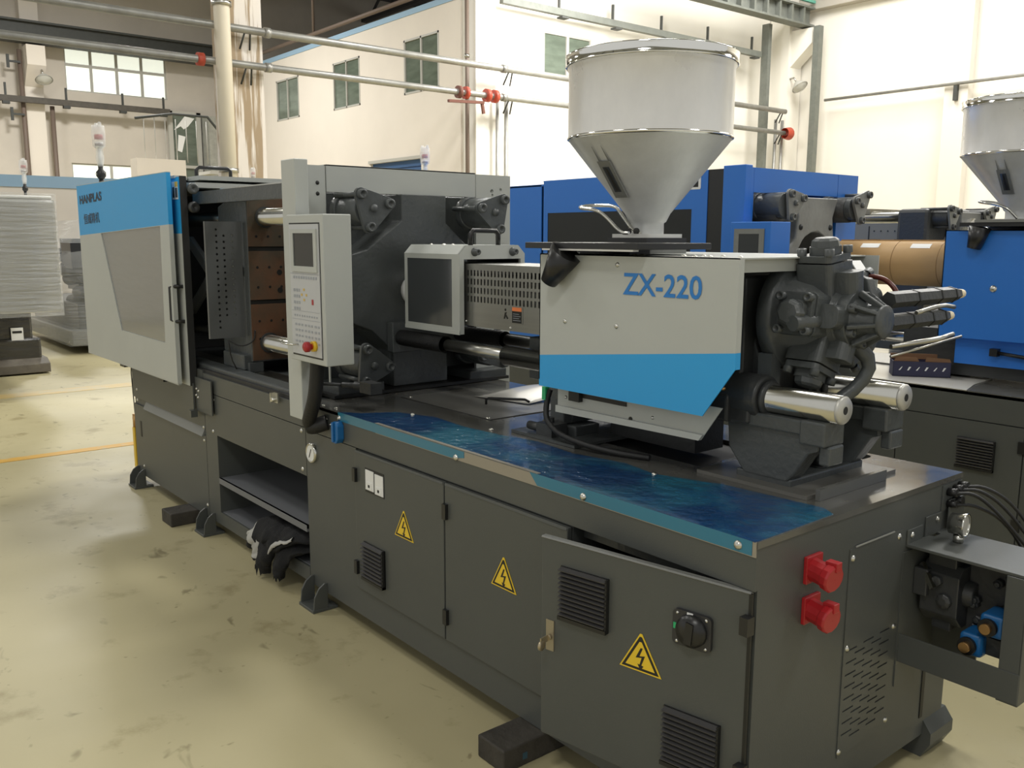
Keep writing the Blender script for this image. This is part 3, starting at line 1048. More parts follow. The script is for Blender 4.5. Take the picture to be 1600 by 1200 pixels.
# ---- clamping unit
for y in (.03, 1.02):
    r = MB(CAST)
    r.box(-5.2, -2.62, y, y + .10, .93, .975)
    r.build('slide_rail', m1, bevel=.012)
MB(STEEL).box(-5.2, -2.62, .16, .26, .945, .962).build('slide_rail', m1)
MB(DARK).box(-5.25, -2.6, .012, .03, .93, .95).build('rail_shade_strip', m1)  # dark strip paints in the shade along the rail's lower edge
c = MB(BOLT)
c.box(-2.855, -2.81, -.02, -.012, .905, .955).box(-2.855, -2.848, -.04, -.012, .905, .955).cyl((-2.84, -.04, .92), (-2.84, -.01, .92), .01, n=8)
c.build('limit_switch_bracket', m1)
br = MB(BASE)
br.box(-4.12, -3.95, -.035, -.025, .68, .86).box(-3.95, -3.70, -.02, -.012, .70, .90).box(-3.97, -3.93, -.06, -.02, .66, .70)
br.build('door_bracket', m1)
screws([(-3.93, -.02, .83), (-3.90, -.02, .82), (-3.94, -.02, .79), (-3.91, -.02, .78)], (0, -1, 0), m1, r=.008)

# moving platen
mp = MB(CAST)
mp.plate('y', [(-3.9, 1.06), (-3.84, 1.02), (-3.5, 1.02), (-3.5, 1.935), (-3.72, 1.935), (-3.9, 1.89)], .15, 1.25)
mp.box(-3.82, -3.52, .11, .18, .975, 1.06)
mp.box(-3.86, -3.50, .13, .22, .96, 1.02)
mpo = mp.build('moving_platen', m1, bevel=.006)
f = MB(BROWN)
f.box(-3.5, -3.492, .155, 1.25, 1.665, 1.93).box(-3.5, -3.492, .155, 1.25, 1.37, 1.64).box(-3.5, -3.492, .155, 1.25, 1.03, 1.345)
f.use(INK).box(-3.5, -3.499, .155, .7, 1.64, 1.665).box(-3.5, -3.499, .155, .7, 1.345, 1.37)  # black faces paint the shade inside the T-slot grooves
f.build('mold_face', mpo)
hb = MB(INK)
for zz in (1.72, 1.55, 1.44, 1.25, 1.15):
    for yy in (.17, .24, .31, .38):
        hb.cyl((-3.495, yy + .03, zz), (-3.4905, yy + .03, zz), .0075, n=8)
for zz in (1.52, 1.42):
    hb.cyl((-3.495, .33, zz), (-3.490, .33, zz), .016, n=12)
hb.build('threaded_hole', mpo)['kind'] = 'stuff'
gr = MB(OIL)
for k in range(9):
    gr.dome((-3.6 + random.random() * .09, .18 + k * .04, 1.932), (0, 0, 1), .028, .016 + random.random() * .015, 8)
gr.tube([(-3.54, .16, 1.94), (-3.53, .25, 1.955), (-3.55, .37, 1.945), (-3.53, .5, 1.955)], .009, 6, sub=1)
gr.build('grease_line', mpo)
for i, (y, z) in enumerate(((.255, 1.825), (1.03, 1.83), (.255, 1.125), (1.03, 1.12))):
    MB(CHROME).cyl((-5.0, y, z), (-2.9, y, z), .047, n=28).build('tie_bar', m1)
    MB(CASTD).cyl((-3.495, y, z), (-3.485, y, z), .058, n=24).build('tie_bar_bushing', m1)
# perforated ejector guard
hs = []
zs = [1.757 - i * .0335 for i in range(17)]
for c_, y in enumerate((.0, .041, .087)):
    for i, z in enumerate(zs):
        if (c_ > 0 and i == 0) or (i > 14 and c_ > 0):
            continue
        hs.append(circ(y, z, .0068, 8))
pg = MB(mat('perforated_plate_paint', (.10, .105, .105), .42))
pg.plate('x', rect(-.056, .142, 1.16, 1.80), -3.562, -3.557, hs)
pg.box(-3.58, -3.56, -.060, -.056, 1.16, 1.80).use(DARK).box(-3.575, -3.568, -.05, .06, 1.2, 1.78).use(LG).box(-3.573, -3.567, .07, .105, 1.2, 1.78)  # backing strips added: dark paints shade behind the holes, pale a bright background
pgo = pg.build('perforated_guard', m1)
MB(CASTD).box(-3.61, -3.575, .02, .15, 1.5, 1.55).build('guard_arm', pgo)
MB(RUB).tube([(-3.49, .17, 1.20), (-3.48, .16, 1.14), (-3.50, .09, 1.11), (-3.53, .03, 1.15)], .004, 6, sub=2).tube([(-3.53, .03, 1.15), (-3.53, .04, 1.05), (-3.53, .07, .985)], .004, 6, sub=1).build('sensor_cable', m1)
# toggle
tg = MB(mat('toggle_paint', (.16, .165, .16), .4))
tg.bar((-4.40, .16, 1.69), (-4.05, .16, 1.49), .03, .07)
tg.bar((-4.05, .16, 1.49), (-4.42, .16, 1.26), .03, .07)
tg.bar((-4.0, .45, 1.80), (-3.8, .45, 1.50), .07, .09)
tg.bar((-3.8, .45, 1.50), (-4.1, .45, 1.18), .07, .09)
tg.cyl((-3.87, .16, 1.52), (-3.87, .6, 1.52), .05, n=16)
tg.build('toggle_link', m1, bevel=.006)
tl = MB(CAST)
tl.plate('y', [(-4.2, 1.56), (-4.05, 1.56), (-3.92, 1.53), (-3.92, 1.45), (-4.05, 1.42), (-4.2, 1.42)], .2, .24)
tl.build('toggle_link', m1, bevel=.004)
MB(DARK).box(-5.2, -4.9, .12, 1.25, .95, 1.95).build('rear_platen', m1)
MB(CAST).box(-4.0, -3.8, .3, .9, 1.70, 1.73).build('crosshead', m1)
tr = MB(CAST)
tr.box(-4.05, -2.66, .06, .10, 1.905, 1.975)
tr.use(CHROME).box(-3.62, -2.66, .058, .102, 1.975, 1.982)
tr.build('door_track', m1)
for z in (1.99, 1.885):
    MB(CAST if z > 1.9 else CASTD).lathe((-3.95, .02, z), (1, .1, 0), [(0, .02), (.01, .032), (.03, .032), (.035, .02), (.02, .001)], 18).build('guide_roller', m1)

# sliding door with film covered window
outer_low = [(-5.955, .845), (-4.02, .852), (-4.0, 1.785), (-5.965, 1.72)]
win = [(-5.41, 1.737), (-4.165, 1.778), (-4.19, 1.084), (-5.07, 1.088)]
sd = MB(LG)
sd.plate('y', [(-5.96, .845), (-4.01, .855), (-4.01, 1.787), (-5.965, 1.722)], -.10, -.092, [win])
sd.use(SKY)
sd.plate('y', [(-5.965, 1.722), (-4.01, 1.787), (-4.01, 2.08), (-5.965, 2.08)], -.10, -.092)
sd.use(LG)
sd.box(-4.018, -4.01, -.092, -.075, .855, 1.787)
sd.use(SKY)
sd.box(-4.018, -4.01, -.092, -.075, 1.787, 2.08)
sd.use(LG)
sd.box(-5.965, -4.01, -.10, -.075, 2.0801, 2.084)
sd.box(-5.96, -4.02, -.092, -.075, .845, .853)
sdo = sd.build('sliding_door', m1)
sdo['label'] = 'light grey sliding door with light blue top band'
MB(GLASSG).plate('y', win, -.094, -.088).build('door_window', sdo)
text_mesh('HANPLAS', .062, .565, xf_front(-5.895, -.1005, 1.945) @ Matrix.Rotation(math.radians(1.5), 4, 'Z'), TEXTD, 'lettering', sdo, weight=.035)
text_mesh('\u6052\u5a01\u7cbe\u673a', .075, .40, xf_front(-5.815, -.1005, 1.80) @ Matrix.Rotation(math.radians(1.5), 4, 'Z'), TEXTD, 'lettering', sdo, weight=.008)
MB(BLACK).box(-5.2, -5.1, -.09, -.06, .83, .845).box(-4.4, -4.3, -.09, -.06, .83, .852).build('door_roller', sdo)
st = MB(LG)
st.box(-4.115, -3.962, -.045, -.035, .845, 1.735)
st.use(SKY).box(-4.115, -3.962, -.045, -.035, 1.735, 2.055)
st.use(DARK).box(-3.961, -3.955, -.044, -.005, .845, 2.06)
sto = st.build('door_post', m1)
hd = MB(BLACK)
hd.tube([(-3.99, -.045, 1.43), (-4.01, -.085, 1.43), (-4.055, -.098, 1.425), (-4.055, -.098, 1.23), (-4.01, -.085, 1.225), (-3.99, -.045, 1.225)], .011, 8)
hd.build('door_handle', sto)
lb = MB(WHITE)
lb.box(-4.08, -3.985, -.047, -.0455, 1.93, 2.03)
lb.use(INK).box(-4.07, -4.04, -.0475, -.047, 1.94, 2.0).use(YEL).box(-4.03, -3.985, -.0475, -.047, 2.0, 2.03).use(BASE).box(-4.03, -3.99, -.0475, -.047, 1.94, 1.995)
lb.build('warning_label', sto)

# top cover, rear guard
tc = MB(LG)
tc.plate('z', [(-5.95, -.05), (-4.02, -.05), (-4.02, .0), (-4.2, .09), (-4.2, 1.28), (-5.95, 1.28)], 2.05, 2.065)
tc.box(-4.20, -4.0, .09, 1.28, 2.045, 2.07)
tc.build('top_cover', m1)
tc = MB(LG)
tc.plate('z', [(-4.15, .0), (-4.0, .06), (-3.98, 1.28), (-4.2, 1.28)], 2.0, 2.03)
tc.build('top_cover', m1)
MB(BLACK).tube([(-4.4, .22, 2.065), (-4.4, .22, 2.13), (-4.4, .24, 2.145), (-4.4, .42, 2.145), (-4.4, .44, 2.13), (-4.4, .44, 2.065)], .012, 8).build('cover_handle', m1)
MB(DARK).box(-5.95, -5.93, -.04, 1.28, .86, 2.05).box(-5.95, -2.7, 1.265, 1.27, .86, 2.0).box(-5.9, -4.2, .0, 1.28, 2.03, 2.049).build('guard_inner_shade', m1)  # dark sheets put the shade of the clamp interior into colour
MB(LG).box(-5.95, -2.62, 1.27, 1.285, .86, 2.05).build('rear_guard', m1)

# signal tower
def tower(parent, x, y, z, s=1.0, white=True):
    k = MB(BLACK)
    k.cyl((x, y, z), (x, y, z + .06 * s), .018 * s, n=10).lathe((x, y, z + .06 * s), (0, 0, 1), [(0, .02 * s), (.02 * s, .035 * s), (.05 * s, .035 * s), (.07 * s, .018 * s), (.10 * s, .018 * s)], 12)
    k.use(CHROME).cyl((x, y - .036 * s, z + .095 * s), (x, y - .03 * s, z + .095 * s), .012 * s, n=8)
    o = k.build('signal_tower', parent)
    o['label'] = 'plastic wrapped signal tower'
    MB(WHITE).cyl((x, y, z + .16 * s), (x, y, z + .29 * s), .013 * s, n=10).cyl((x, y, z + .29 * s), (x, y, z + .33 * s), .028 * s, n=12).build('stem', o)
    MB(RED).cyl((x, y, z + .35 * s), (x, y, z + .385 * s), .03 * s, n=14).build('red_lens', o)
    MB(mat('grey_lens', (.25, .2, .2), .3)).cyl((x, y, z + .30 * s), (x, y, z + .32 * s), .03 * s, n=14).build('grey_lens', o)
    wr = MB(mat('bag_plastic', (.85, .85, .83), .3, alpha=.38, bump=.6, bscale=20))
    wr.lathe((x, y, z + .15 * s), (0, 0, 1), [(0, .02 * s), (.06 * s, .03 * s), (.13 * s, .024 * s), (.15 * s, .045 * s), (.24 * s, .05 * s), (.30 * s, .045 * s), (.31 * s, .0005)], 10)
    wr.lathe((x - .038 * s, y, z + .44 * s), (-.3, 0, 1), [(0, .018 * s), (.03 * s, .014 * s), (.035 * s, .0005)], 6)
    wr.lathe((x + .038 * s, y, z + .44 * s), (.3, 0, 1), [(0, .018 * s), (.03 * s, .014 * s), (.035 * s, .0005)], 6)
    wr.build('plastic_bag', o)


tower(m1, -5.75, .02, 2.07, .96)

# column with control box
cl = MB(LG)
cl.box(-2.506, -2.373, -.10, -.035, .90, 2.055)
cl.build('column', m1, bevel=.004)
cl = MB(LG)
cl.box(-2.62, -2.60, .0, .165, 1.60, 2.05).box(-2.62, -2.605, .165, .17, .95, 2.05)
co = cl.build('side_plate', m1)
screws([(-2.6, .125, 1.97), (-2.6, .125, 1.92)], (1, 0, 0), co, r=.010, m=INK)
bm_ = MB(LG)
bm_.box(-2.62, -2.60, .172, 1.048, 1.93, 2.055).box(-2.70, -2.60, .172, 1.048, 2.05, 2.056)
bm_.build('front_beam', m1)
rs = MB(LG)
rs.plate('x', rect(1.052, 1.286, .86, 2.05), -2.62, -2.60, [circ(1.16, 1.965, .011, 10), circ(1.22, 1.975, .009, 10), circ(1.163, 1.945, .007, 8)])
rs.build('side_plate', m1)
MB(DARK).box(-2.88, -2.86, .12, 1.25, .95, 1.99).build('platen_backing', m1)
cb = MB(LG)
cb.box(-2.342, -2.012, -.16, -.03, 1.19, 1.812)
cbo = cb.build('control_box', m1, bevel=.004)
cbo['label'] = 'light grey control box with keypad, screen and red emergency stop'
MB(DARK).box(-2.372, -2.34, -.13, -.05, 1.20, 1.80).build('mounting_bracket', cbo)
kp = MB(KEYP)
kp.box(-2.312, -2.045, -.164, -.16, 1.222, 1.772)
kp.build('keypad', cbo)
MB(INK).plate('y', rect(-2.318, -2.039, 1.214, 1.778), -.1605, -.16, [rect(-2.312, -2.045, 1.222, 1.772)]).build('panel_gasket', cbo)
fr = MB(LG)
fr.plate('y', rect(-2.292, -2.058, 1.575, 1.752), -.170, -.164, [rect(-2.268, -2.083, 1.598, 1.735)])
fr.build('screen_frame', cbo)
MB(SCREEN).box(-2.268, -2.083, -.166, -.164, 1.598, 1.735).build('screen', cbo)
kl = MB(KEYL)
for i in range(10):
    kl.box(-2.285 + i * .0225, -2.285 + i * .0225 + .014, -.1655, -.164, 1.545, 1.556)
for i in range(4):
    for k in range(3):
        kl.box(-2.285 + k * .022, -2.285 + k * .022 + .014, -.1655, -.164, 1.49 - i * .026, 1.502 - i * .026)
for i in range(10):
    kl.box(-2.285 + i * .0225, -2.285 + i * .0225 + .010, -.1655, -.164, 1.385, 1.392)
for i in range(4):
    for k in range(8):
        kl.box(-2.28 + k * .028 + (k // 3) * .006, -2.28 + k * .028 + (k // 3) * .006 + .016, -.1655, -.164, 1.345 - i * .024, 1.354 - i * .024)
kl.box(-2.312, -2.045, -.1648, -.164, 1.565, 1.567).box(-2.305, -2.05, -.1648, -.164, 1.408, 1.4095).box(-2.305, -2.05, -.1648, -.164, 1.372, 1.3735)
ko = kl.build('key', cbo)
ko['kind'] = 'stuff'
ky = MB(mat('yellow_key', (.6, .42, .12), .4))
for a, c in ((-2.195, 1.495), (-2.195, 1.452), (-2.216, 1.473), (-2.174, 1.473)):
    ky.box(a, a + .014, -.1655, -.164, c, c + .010)
ky.use(RED).box(-2.118, -2.104, -.166, -.164, 1.44, 1.462)
ky.build('coloured_key', cbo)
es = MB(YEL)
es.cyl((-2.10, -.164, 1.268), (-2.10, -.180, 1.268), .022, n=20)
es.use(RED).lathe((-2.10, -.180, 1.268), (0, -1, 0), [(0, .012), (.012, .012), (.014, .022), (.03, .022), (.036, .016), (.037, .0005)], 20)
es.build('emergency_stop', cbo)['label'] = 'red emergency stop button on yellow ring'
MB(INK).cyl((-2.155, -.164, 1.272), (-2.155, -.175, 1.272), .008, n=10).build('key_switch', cbo)
MB(CHROME).tube([(-2.26, -.164, 1.262), (-2.27, -.20, 1.262), (-2.33, -.21, 1.265), (-2.36, -.19, 1.27)], .004, 6, sub=1).build('key_ring', cbo)
hz = MB(RUB)
hpts = [(-2.24, -.085, 1.20), (-2.25, -.085, 1.12), (-2.275, -.085, 1.02), (-2.33, -.08, .94), (-2.38, -.07, .885), (-2.375, -.05, .868), (-2.35, -.03, .875), (-2.335, .0, .885)]
hz.tube(hpts, .032, 14, sub=2)
hz.build('cable_hose', m1)
hf = MB(RUB)
hf.tube([(-2.385, -.06, .868), (-2.37, -.05, .866), (-2.35, -.03, .875), (-2.335, .0, .885)], .037, 12, sub=1)
hf.build('hose_elbow', m1)

# fixed platen with nuts
fp = MB(CAST)
fp.box(-2.86, -2.76, .12, 1.24, .98, 1.935)
cy, cz = YA, 1.47
body = [(.56, 1.93), (.83, 1.93), (.83, 1.79), (.96, 1.68), (1.23, 1.60), (1.23, 1.34), (.96, 1.26), (.83, 1.15), (.83, .97), (.50, .97), (.50, 1.15), (.38, 1.26), (.13, 1.36), (.13, 1.60), (.36, 1.66), (.56, 1.80)]
fp.plate('x', body, -2.80, -2.56, [circ(cy, cz, .085, 24)])
fp.box(-2.86, -2.52, .16, .42, .955, 1.01).box(-2.86, -2.52, .95, 1.2, .955, 1.01)
fp.bar((-2.70, .30, .99), (-2.54, .30, 1.10), .04, .06)
fpo = fp.build('fixed_platen', m1, bevel=.012)
MB(INK).box(-2.85, -2.5, .13, 1.2, .953, .968).build('platen_gap', m1)


def tie_nut(parent, x, y, z, bolts, m=CAST, r=.076, L=.24, pm=None):
    """large round nut with a three cornered locking plate"""
    n = MB(m)
    n.cyl((x - L, y, z), (x - .03, y, z), r, n=28)
    n.cyl((x - L - .02, y, z), (x - L + .03, y, z), r * 1.1, n=28)
    o = n.build('tie_bar_nut', parent, bevel=.004)
    p = MB(pm or m)
    cyy = sum(b[0] for b in bolts) / 3
    czz = sum(b[1] for b in bolts) / 3
    hull = []
    for by, bz in sorted(bolts, key=lambda b: math.atan2(b[1] - czz, b[0] - cyy)):
        a0 = math.atan2(bz - czz, by - cyy)
        for k in range(-3, 4):
            a = a0 + k * .33
            hull.append((by + .030 * math.cos(a), bz + .030 * math.sin(a)))
    p.plate('x', hull, x - .018, x)
    p.build('lock_plate', o, bevel=.003)
    for by, bz in bolts:
        q = MB(m)
        q.cyl((x - L, by, bz), (x - .02, by, bz), .012, n=10)
        q.lathe((x, by, bz), (1, 0, 0), [(0, .023), (.022, .023), (.022, .013), (.012, .012), (.012, .0005)], 16)
        q.build('bolt', o)
    q = MB(m)
    q.lathe((x, cyy, czz), (1, 0, 0), [(0, .018), (.014, .018), (.014, .0005)], 12)
    q.build('bolt', o)
    return o


tie_nut(m1, -2.35, .27, 1.845, [(.213, 1.913), (.359, 1.872), (.255, 1.764)])
tie_nut(m1, -2.35, 1.0, 1.845, [(.898, 1.865), (1.042, 1.909), (1.013, 1.762)])
tie_nut(m1, -2.35, .27, 1.12, [(.213, 1.05), (.345, 1.11), (.225, 1.20)])
tie_nut(m1, -2.35, .98, 1.13, [(1.005, 1.22), (.904, 1.113), (1.045, 1.07)])
# small hydraulic fitting below the platen corner
hyd = MB(CASTD)
hyd.cyl((-2.36, .10, 1.045), (-2.28, .14, 1.045), .014, n=10).cyl((-2.30, .13, 1.045), (-2.24, .16, 1.045), .022, n=6).box(-2.26, -2.16, .13, .19, 1.02, 1.07).tube([(-2.45, -.0, 1.05), (-2.36, .10, 1.045)], .008, 6)
hyd.build('hydraulic_fitting', m1)

# ---- injection unit
# purge guard
pgd = MB(LG)
ring = [(.49, 1.285), (.49, 1.645), (.53, 1.685), (.83, 1.685), (.87, 1.645), (.87, 1.285), (.845, 1.285), (.845, 1.622), (.515, 1.622), (.515, 1.285)]
pgd.plate('x', ring, -1.99, -1.975)
pgd.plate('y', rect(-2.43, -1.99, 1.285, 1.645), .49, .496, [rect(-2.405, -2.035, 1.315, 1.622)])
pgd.add([(-2.43, .49, 1.645), (-1.975, .49, 1.645), (-1.975, .53, 1.685), (-2.43, .53, 1.685), (-2.43, .83, 1.685), (-1.975, .83, 1.685), (-1.975, .87, 1.645), (-2.43, .87, 1.645), (-2.43, .87, 1.285), (-1.975, .87, 1.285)],
        [(0, 1, 2, 3), (3, 2, 5, 4), (4, 5, 6, 7), (7, 6, 9, 8)])
pgd.box(-2.43, -1.975, .488, .492, 1.283, 1.30)
pgo = pgd.build('purge_guard', m1)
pgo['label'] = 'light grey nozzle guard with dark window'
MB(GLASSD).box(-2.405, -2.035, .491, .495, 1.315, 1.622).build('guard_window', pgo)
MB(DARK).box(-2.42, -2.0, .86, .865, 1.29, 1.64).box(-2.42, -2.0, .54, .82, 1.655, 1.66).build('guard_inner_shade', pgo)  # dark sheets paint in the shade inside the nozzle guard
MB(BLACK).tube([(-2.02, .585, 1.685), (-2.02, .585, 1.735), (-2.02, .60, 1.75), (-2.02, .73, 1.75), (-2.02, .745, 1.735), (-2.02, .745, 1.685)], .012, 8).build('guard_handle', pgo)
for y in (.575, .795):
    q = MB(CAST)
    q.lathe((-1.975, y, 1.655), (1, 0, 0), [(0, .02), (.004, .02), (.004, .014), (.03, .014), (.03, .007), (.02, .006), (.02, .0005)], 14)
    q.build('bolt', pgo)
screws([(-2.3, .56, 1.685), (-2.25, .6, 1.685), (-2.2, .56, 1.685), (-2.15, .58, 1.685)], (0, 0, 1), pgo)
nz = MB(mat('crumpled_foil', (.9, .9, .88), .35, .1, bump=1, bscale=18))
nz.lathe((-2.56, YA - .07, 1.455), (1, 0, 0), [(0, .05), (.02, .075), (.06, .088), (.12, .085), (.16, .07)], 18)
nz.build('wrapped_nozzle', m1)
# slotted barrel cover
hs = []
for r in range(4):
    for c in range(22):
        x = -1.97 + c * .0245
        z = 1.55 - r * .0385
        hs.append([(x, z), (x + .0105, z), (x + .0105, z + .026), (x, z + .026)])
bc = MB(BRUSH)
bc.plate('y', rect(-2.3, -1.19, 1.325, 1.60), .53, .533, hs)
bc.box(-2.3, -1.19, .53, .83, 1.60, 1.603).box(-2.3, -1.19, .827, .83, 1.325, 1.60)
bco = bc.build('barrel_cover', m1)
MB(STEEL).cyl((-2.45, YA, 1.47), (-1.19, YA, 1.47), .055, n=20).build('barrel', m1)
hb = MB(CASTL)
for k in range(6):
    hb.cyl((-2.15 + k * .16, YA, 1.47), (-2.02 + k * .16, YA, 1.47), .085, n=20)
hb.build('heater_band', m1)
pl = MB(BRUSH)
pl.plate('y', rrect(-1.716, -1.578, 1.358, 1.432, .005), .528, .530)
pl.use(INK).box(-1.647, -1.585, .527, .528, 1.362, 1.412).use(ORG).box(-1.647, -1.585, .527, .528, 1.412, 1.428)
pl.use(INK).plate('y', [(-1.705, 1.375), (-1.695, 1.375), (-1.69, 1.386), (-1.682, 1.374), (-1.672, 1.378), (-1.688, 1.395), (-1.682, 1.405), (-1.697, 1.402)], .5275, .528)
pl.plate('y', circ(-1.693, 1.414, .006, 10), .5275, .528)
plo = pl.build('warning_label', bco)
pr = MB(KEYL)
for k in range(4):
    pr.box(-1.64, -1.60 + .01 * (k % 2), .5262, .527, 1.399 - k * .009, 1.401 - k * .009)
pr.build('label_print', bco)
screws([(-1.66, .53, 1.338), (-1.98, .53, 1.345)], (0, -1, 0), bco, r=.006)

# cover with model lettering
cv = MB(LG)
cv.plate('y', [(-1.195, 1.29), (-.31, 1.385), (-.31, 1.664), (-1.195, 1.664)], .29, .294)
cv.use(SKY)
cv.plate('y', [(-1.195, 1.175), (-.425, 1.178), (-.31, 1.335), (-.31, 1.385), (-1.195, 1.29)], .29, .294)
cv.use(LG)
cv.box(-.316, -.31, .2941, .315, 1.385, 1.66)
cv.use(SKY).box(-.316, -.31, .2941, .315, 1.335, 1.385)
cv.use(LG)
cv.plate('z', [(-1.195, .29), (-.31, .29), (-.31, .86), (-.36, .86), (-.36, 1.07), (-1.195, 1.07)], 1.660, 1.664)
cv.plate('x', rect(.34, .80, 1.62, 1.66), -.335, -.330)
cv.plate('y', rect(-1.195, -.31, 1.2, 1.664), 1.066, 1.07)
cv.plate('x', [(.29, 1.2), (1.07, 1.2), (1.07, 1.664), (.29, 1.664)], -1.195, -1.191, [rect(.52, .84, 1.31, 1.612)])
cvo = cv.build('injection_cover', m1)
cvo['label'] = 'light grey cover with light blue lower band'
text_mesh('ZX-220', .073, .33, xf_front(-.772, .2895, 1.535), ZXB, 'lettering', cvo, weight=.014)
screws([(-.801, .29, 1.632), (-1.055, .29, 1.425), (-.8, .29, 1.427)], (0, -1, 0), cvo, r=.009)
screws([(-.74, .31, 1.664), (-.71, .31, 1.664), (-.50, .32, 1.664), (-.53, .40, 1.664), (-.47, .42, 1.664), (-.44, .32, 1.664), (-.36, .36, 1.664), (-.56, .34, 1.664), (-.58, .36, 1.664)], (0, 0, 1), cvo, r=.009)
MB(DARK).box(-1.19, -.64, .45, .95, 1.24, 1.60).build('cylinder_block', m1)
sk = MB(LG)
sk.plate('y', [(-1.155, 1.075), (-.475, 1.085), (-.395, 1.20), (-1.155, 1.20)], .35, .354)
sk.plate('y', [(-1.155, 1.075), (-.475, 1.085), (-.46, 1.105), (-1.155, 1.10)], .338, .35)
sko = sk.build('cover_skirt', m1)
screws([(-1.11, .35, 1.135), (-.68, .35, 1.125)], (0, -1, 0), sko, r=.007)
MB(INK).cyl((-1.085, .35, 1.135), (-1.085, .347, 1.135), .008, n=10).cyl((-.78, .35, 1.105), (-.78, .347, 1.105), .008, n=10).box(-1.02, -.80, .346, .35, 1.145, 1.16).box(-1.075, -1.02, .33, .35, 1.13, 1.165).build('limit_switch', sko)
cbk = MB(RUB)
cbk.tube([(-1.21, .36, 1.15), (-1.22, .35, 1.10), (-1.20, .33, 1.03), (-1.10, .33, .985), (-.9, .36, .965), (-.75, .42, .962)], .011, 8, sub=2)
cbk.build('sensor_cable', m1)
MB(GRN).box(-1.235, -1.215, .34, .36, 1.11, 1.16).build('green_connector', m1)
MB(CASTD).box(-1.12, -.7, .60, .76, .96, 1.14).build('trunking', m1)

# guide cylinders
for y in (.51, .865):
    g = MB(CHROME)
    g.cyl((-1.66, y, 1.222), (-.085, y, 1.222), .043, n=32)
    o = g.build('guide_cylinder', m1)
    g = MB(mat('turned_end_face', (.55, .54, .50), .45, .6))
    g.lathe((-.086, y, 1.222), (1, 0, 0), [(0, .043), (.006, .043), (.012, .038), (.012, .012)], 32)
    g.use(INK).lathe((-.086, y, 1.222), (1, 0, 0), [(.0122, .0125), (.0122, .0005)], 16)
    g.build('end_face', o)
    g = MB(STEEL)
    g.cyl((-2.1, y, 1.225), (-1.66, y, 1.222), .026, n=20)
    g.build('piston_rod', m1)
    g = MB(RUB)
    prof = []
    for k in range(14):
        prof += [(k * .03, .034), (k * .03 + .015, .040)]
    g.lathe((-2.52, y, 1.225), (1, 0, 0), prof, 20)
    g.build('rubber_boot', m1)
ln = MB(CAST)
ln.box(-1.62, -1.50, .60, .80, 1.12, 1.30).build('cylinder_bridge', m1, bevel=.006)
MB(CAST).box(-2.555, -2.50, .46, .92, 1.15, 1.30).build('cylinder_mount', m1, bevel=.004)
ln = MB(CAST)
ln.plate('x', rect(.44, .95, 1.0, 1.24), -1.30, -1.22)
ln.box(-1.36, -1.16, .45, .58, .95, 1.0).box(-1.36, -1.16, .80, .93, .95, 1.0)
ln.plate('y', [(-1.34, 1.0), (-1.22, 1.0), (-1.19, 1.08), (-1.19, 1.2), (-1.38, 1.2), (-1.38, 1.13), (-1.31, 1.07)], .48, .56)
ln.plate('y', [(-1.34, 1.0), (-1.22, 1.0), (-1.19, 1.08), (-1.19, 1.2), (-1.38, 1.2), (-1.38, 1.13), (-1.31, 1.07)], .83, .91)
ln.build('front_pedestal', m1, bevel=.006)
MB(CASTD).box(-1.29, -1.2, .36, .44, .955, 1.01).cyl((-1.36, .385, .985), (-1.27, .385, .985), .017, n=10).cyl((-1.25, .4, 1.0), (-1.25, .4, 1.03), .014, n=6).build('pedestal_fitting', m1)
MB(CAST).box(-1.42, -1.05, .34, .98, .951, .962).build('slide_plate', m1)

# rear pedestal
rp = MB(CAST)
for y in (.51, .865):
    rp.plate('y', [(-.47, 1.155), (-.135, 1.155), (-.135, 1.09), (-.165, 1.08), (-.215, 1.0), (-.235, .98), (-.40, .98), (-.46, 1.05)], y - .035, y + .035)
    rp.box(-.49, -.13, y - .05, y + .05, 1.135, 1.180)
    rp.box(-.19, -.105, y - .055, y + .055, 1.11, 1.183)
    rp.box(-.135, -.10, y - .03, y + .05, 1.05, 1.11)
rp.box(-.43, -.225, .48, .90, .951, .985)
rp.plate('x', [(.48, .985), (.90, .985), (.865, 1.15), (.51, 1.15)], -.40, -.36)
rp.build('rear_pedestal', m1, bevel=.006)
MB(mat('table_plate_paint', (.14, .135, .12), .28)).box(-.55, -.135, .43, .95, .9502, .962).build('mounting_plate', m1)
MB(DBOLT).cyl((-.27, .70, .985), (-.27, .70, 1.03), .02, n=14).cyl((-.27, .70, .985), (-.27, .70, .99), .03, n=14).build('bolt', m1)
MB(mat('weld_bar_paint', (.13, .13, .12), .25, .2)).box(-.12, -.105, .452, .835, .9505, .985).build('stop_bar', m1)

# carriage casting behind the cover
ca = MB(CASTD)
for y in (.51, .865):
    ca.cyl((-.60, y, 1.222), (-.345, y, 1.222), .072, n=28)
    ca.cyl((-.345, y, 1.222), (-.325, y, 1.222), .058, n=28)
ca.box(-.60, -.37, .45, .93, 1.14, 1.21)
ca.plate('x', [(.43, 1.14), (.95, 1.14), (.95, 1.22), (.88, 1.30), (.86, 1.60), (.50, 1.60), (.50, 1.30), (.43, 1.22)], -.50, -.44)
ca.plate('y', [(-.62, 1.2), (-.36, 1.2), (-.40, 1.30), (-.44, 1.40), (-.62, 1.55)], .56, .585)
ca.plate('y', [(-.62, 1.2), (-.36, 1.2), (-.40, 1.30), (-.44, 1.40), (-.62, 1.55)], .79, .815)
ca.build('carriage_casting', m1, bevel=.008)
MB(BRASS).dome((-.46, .437, 1.245), (0, -1, 0), .008, .012, 8).build('grease_nipple', m1)

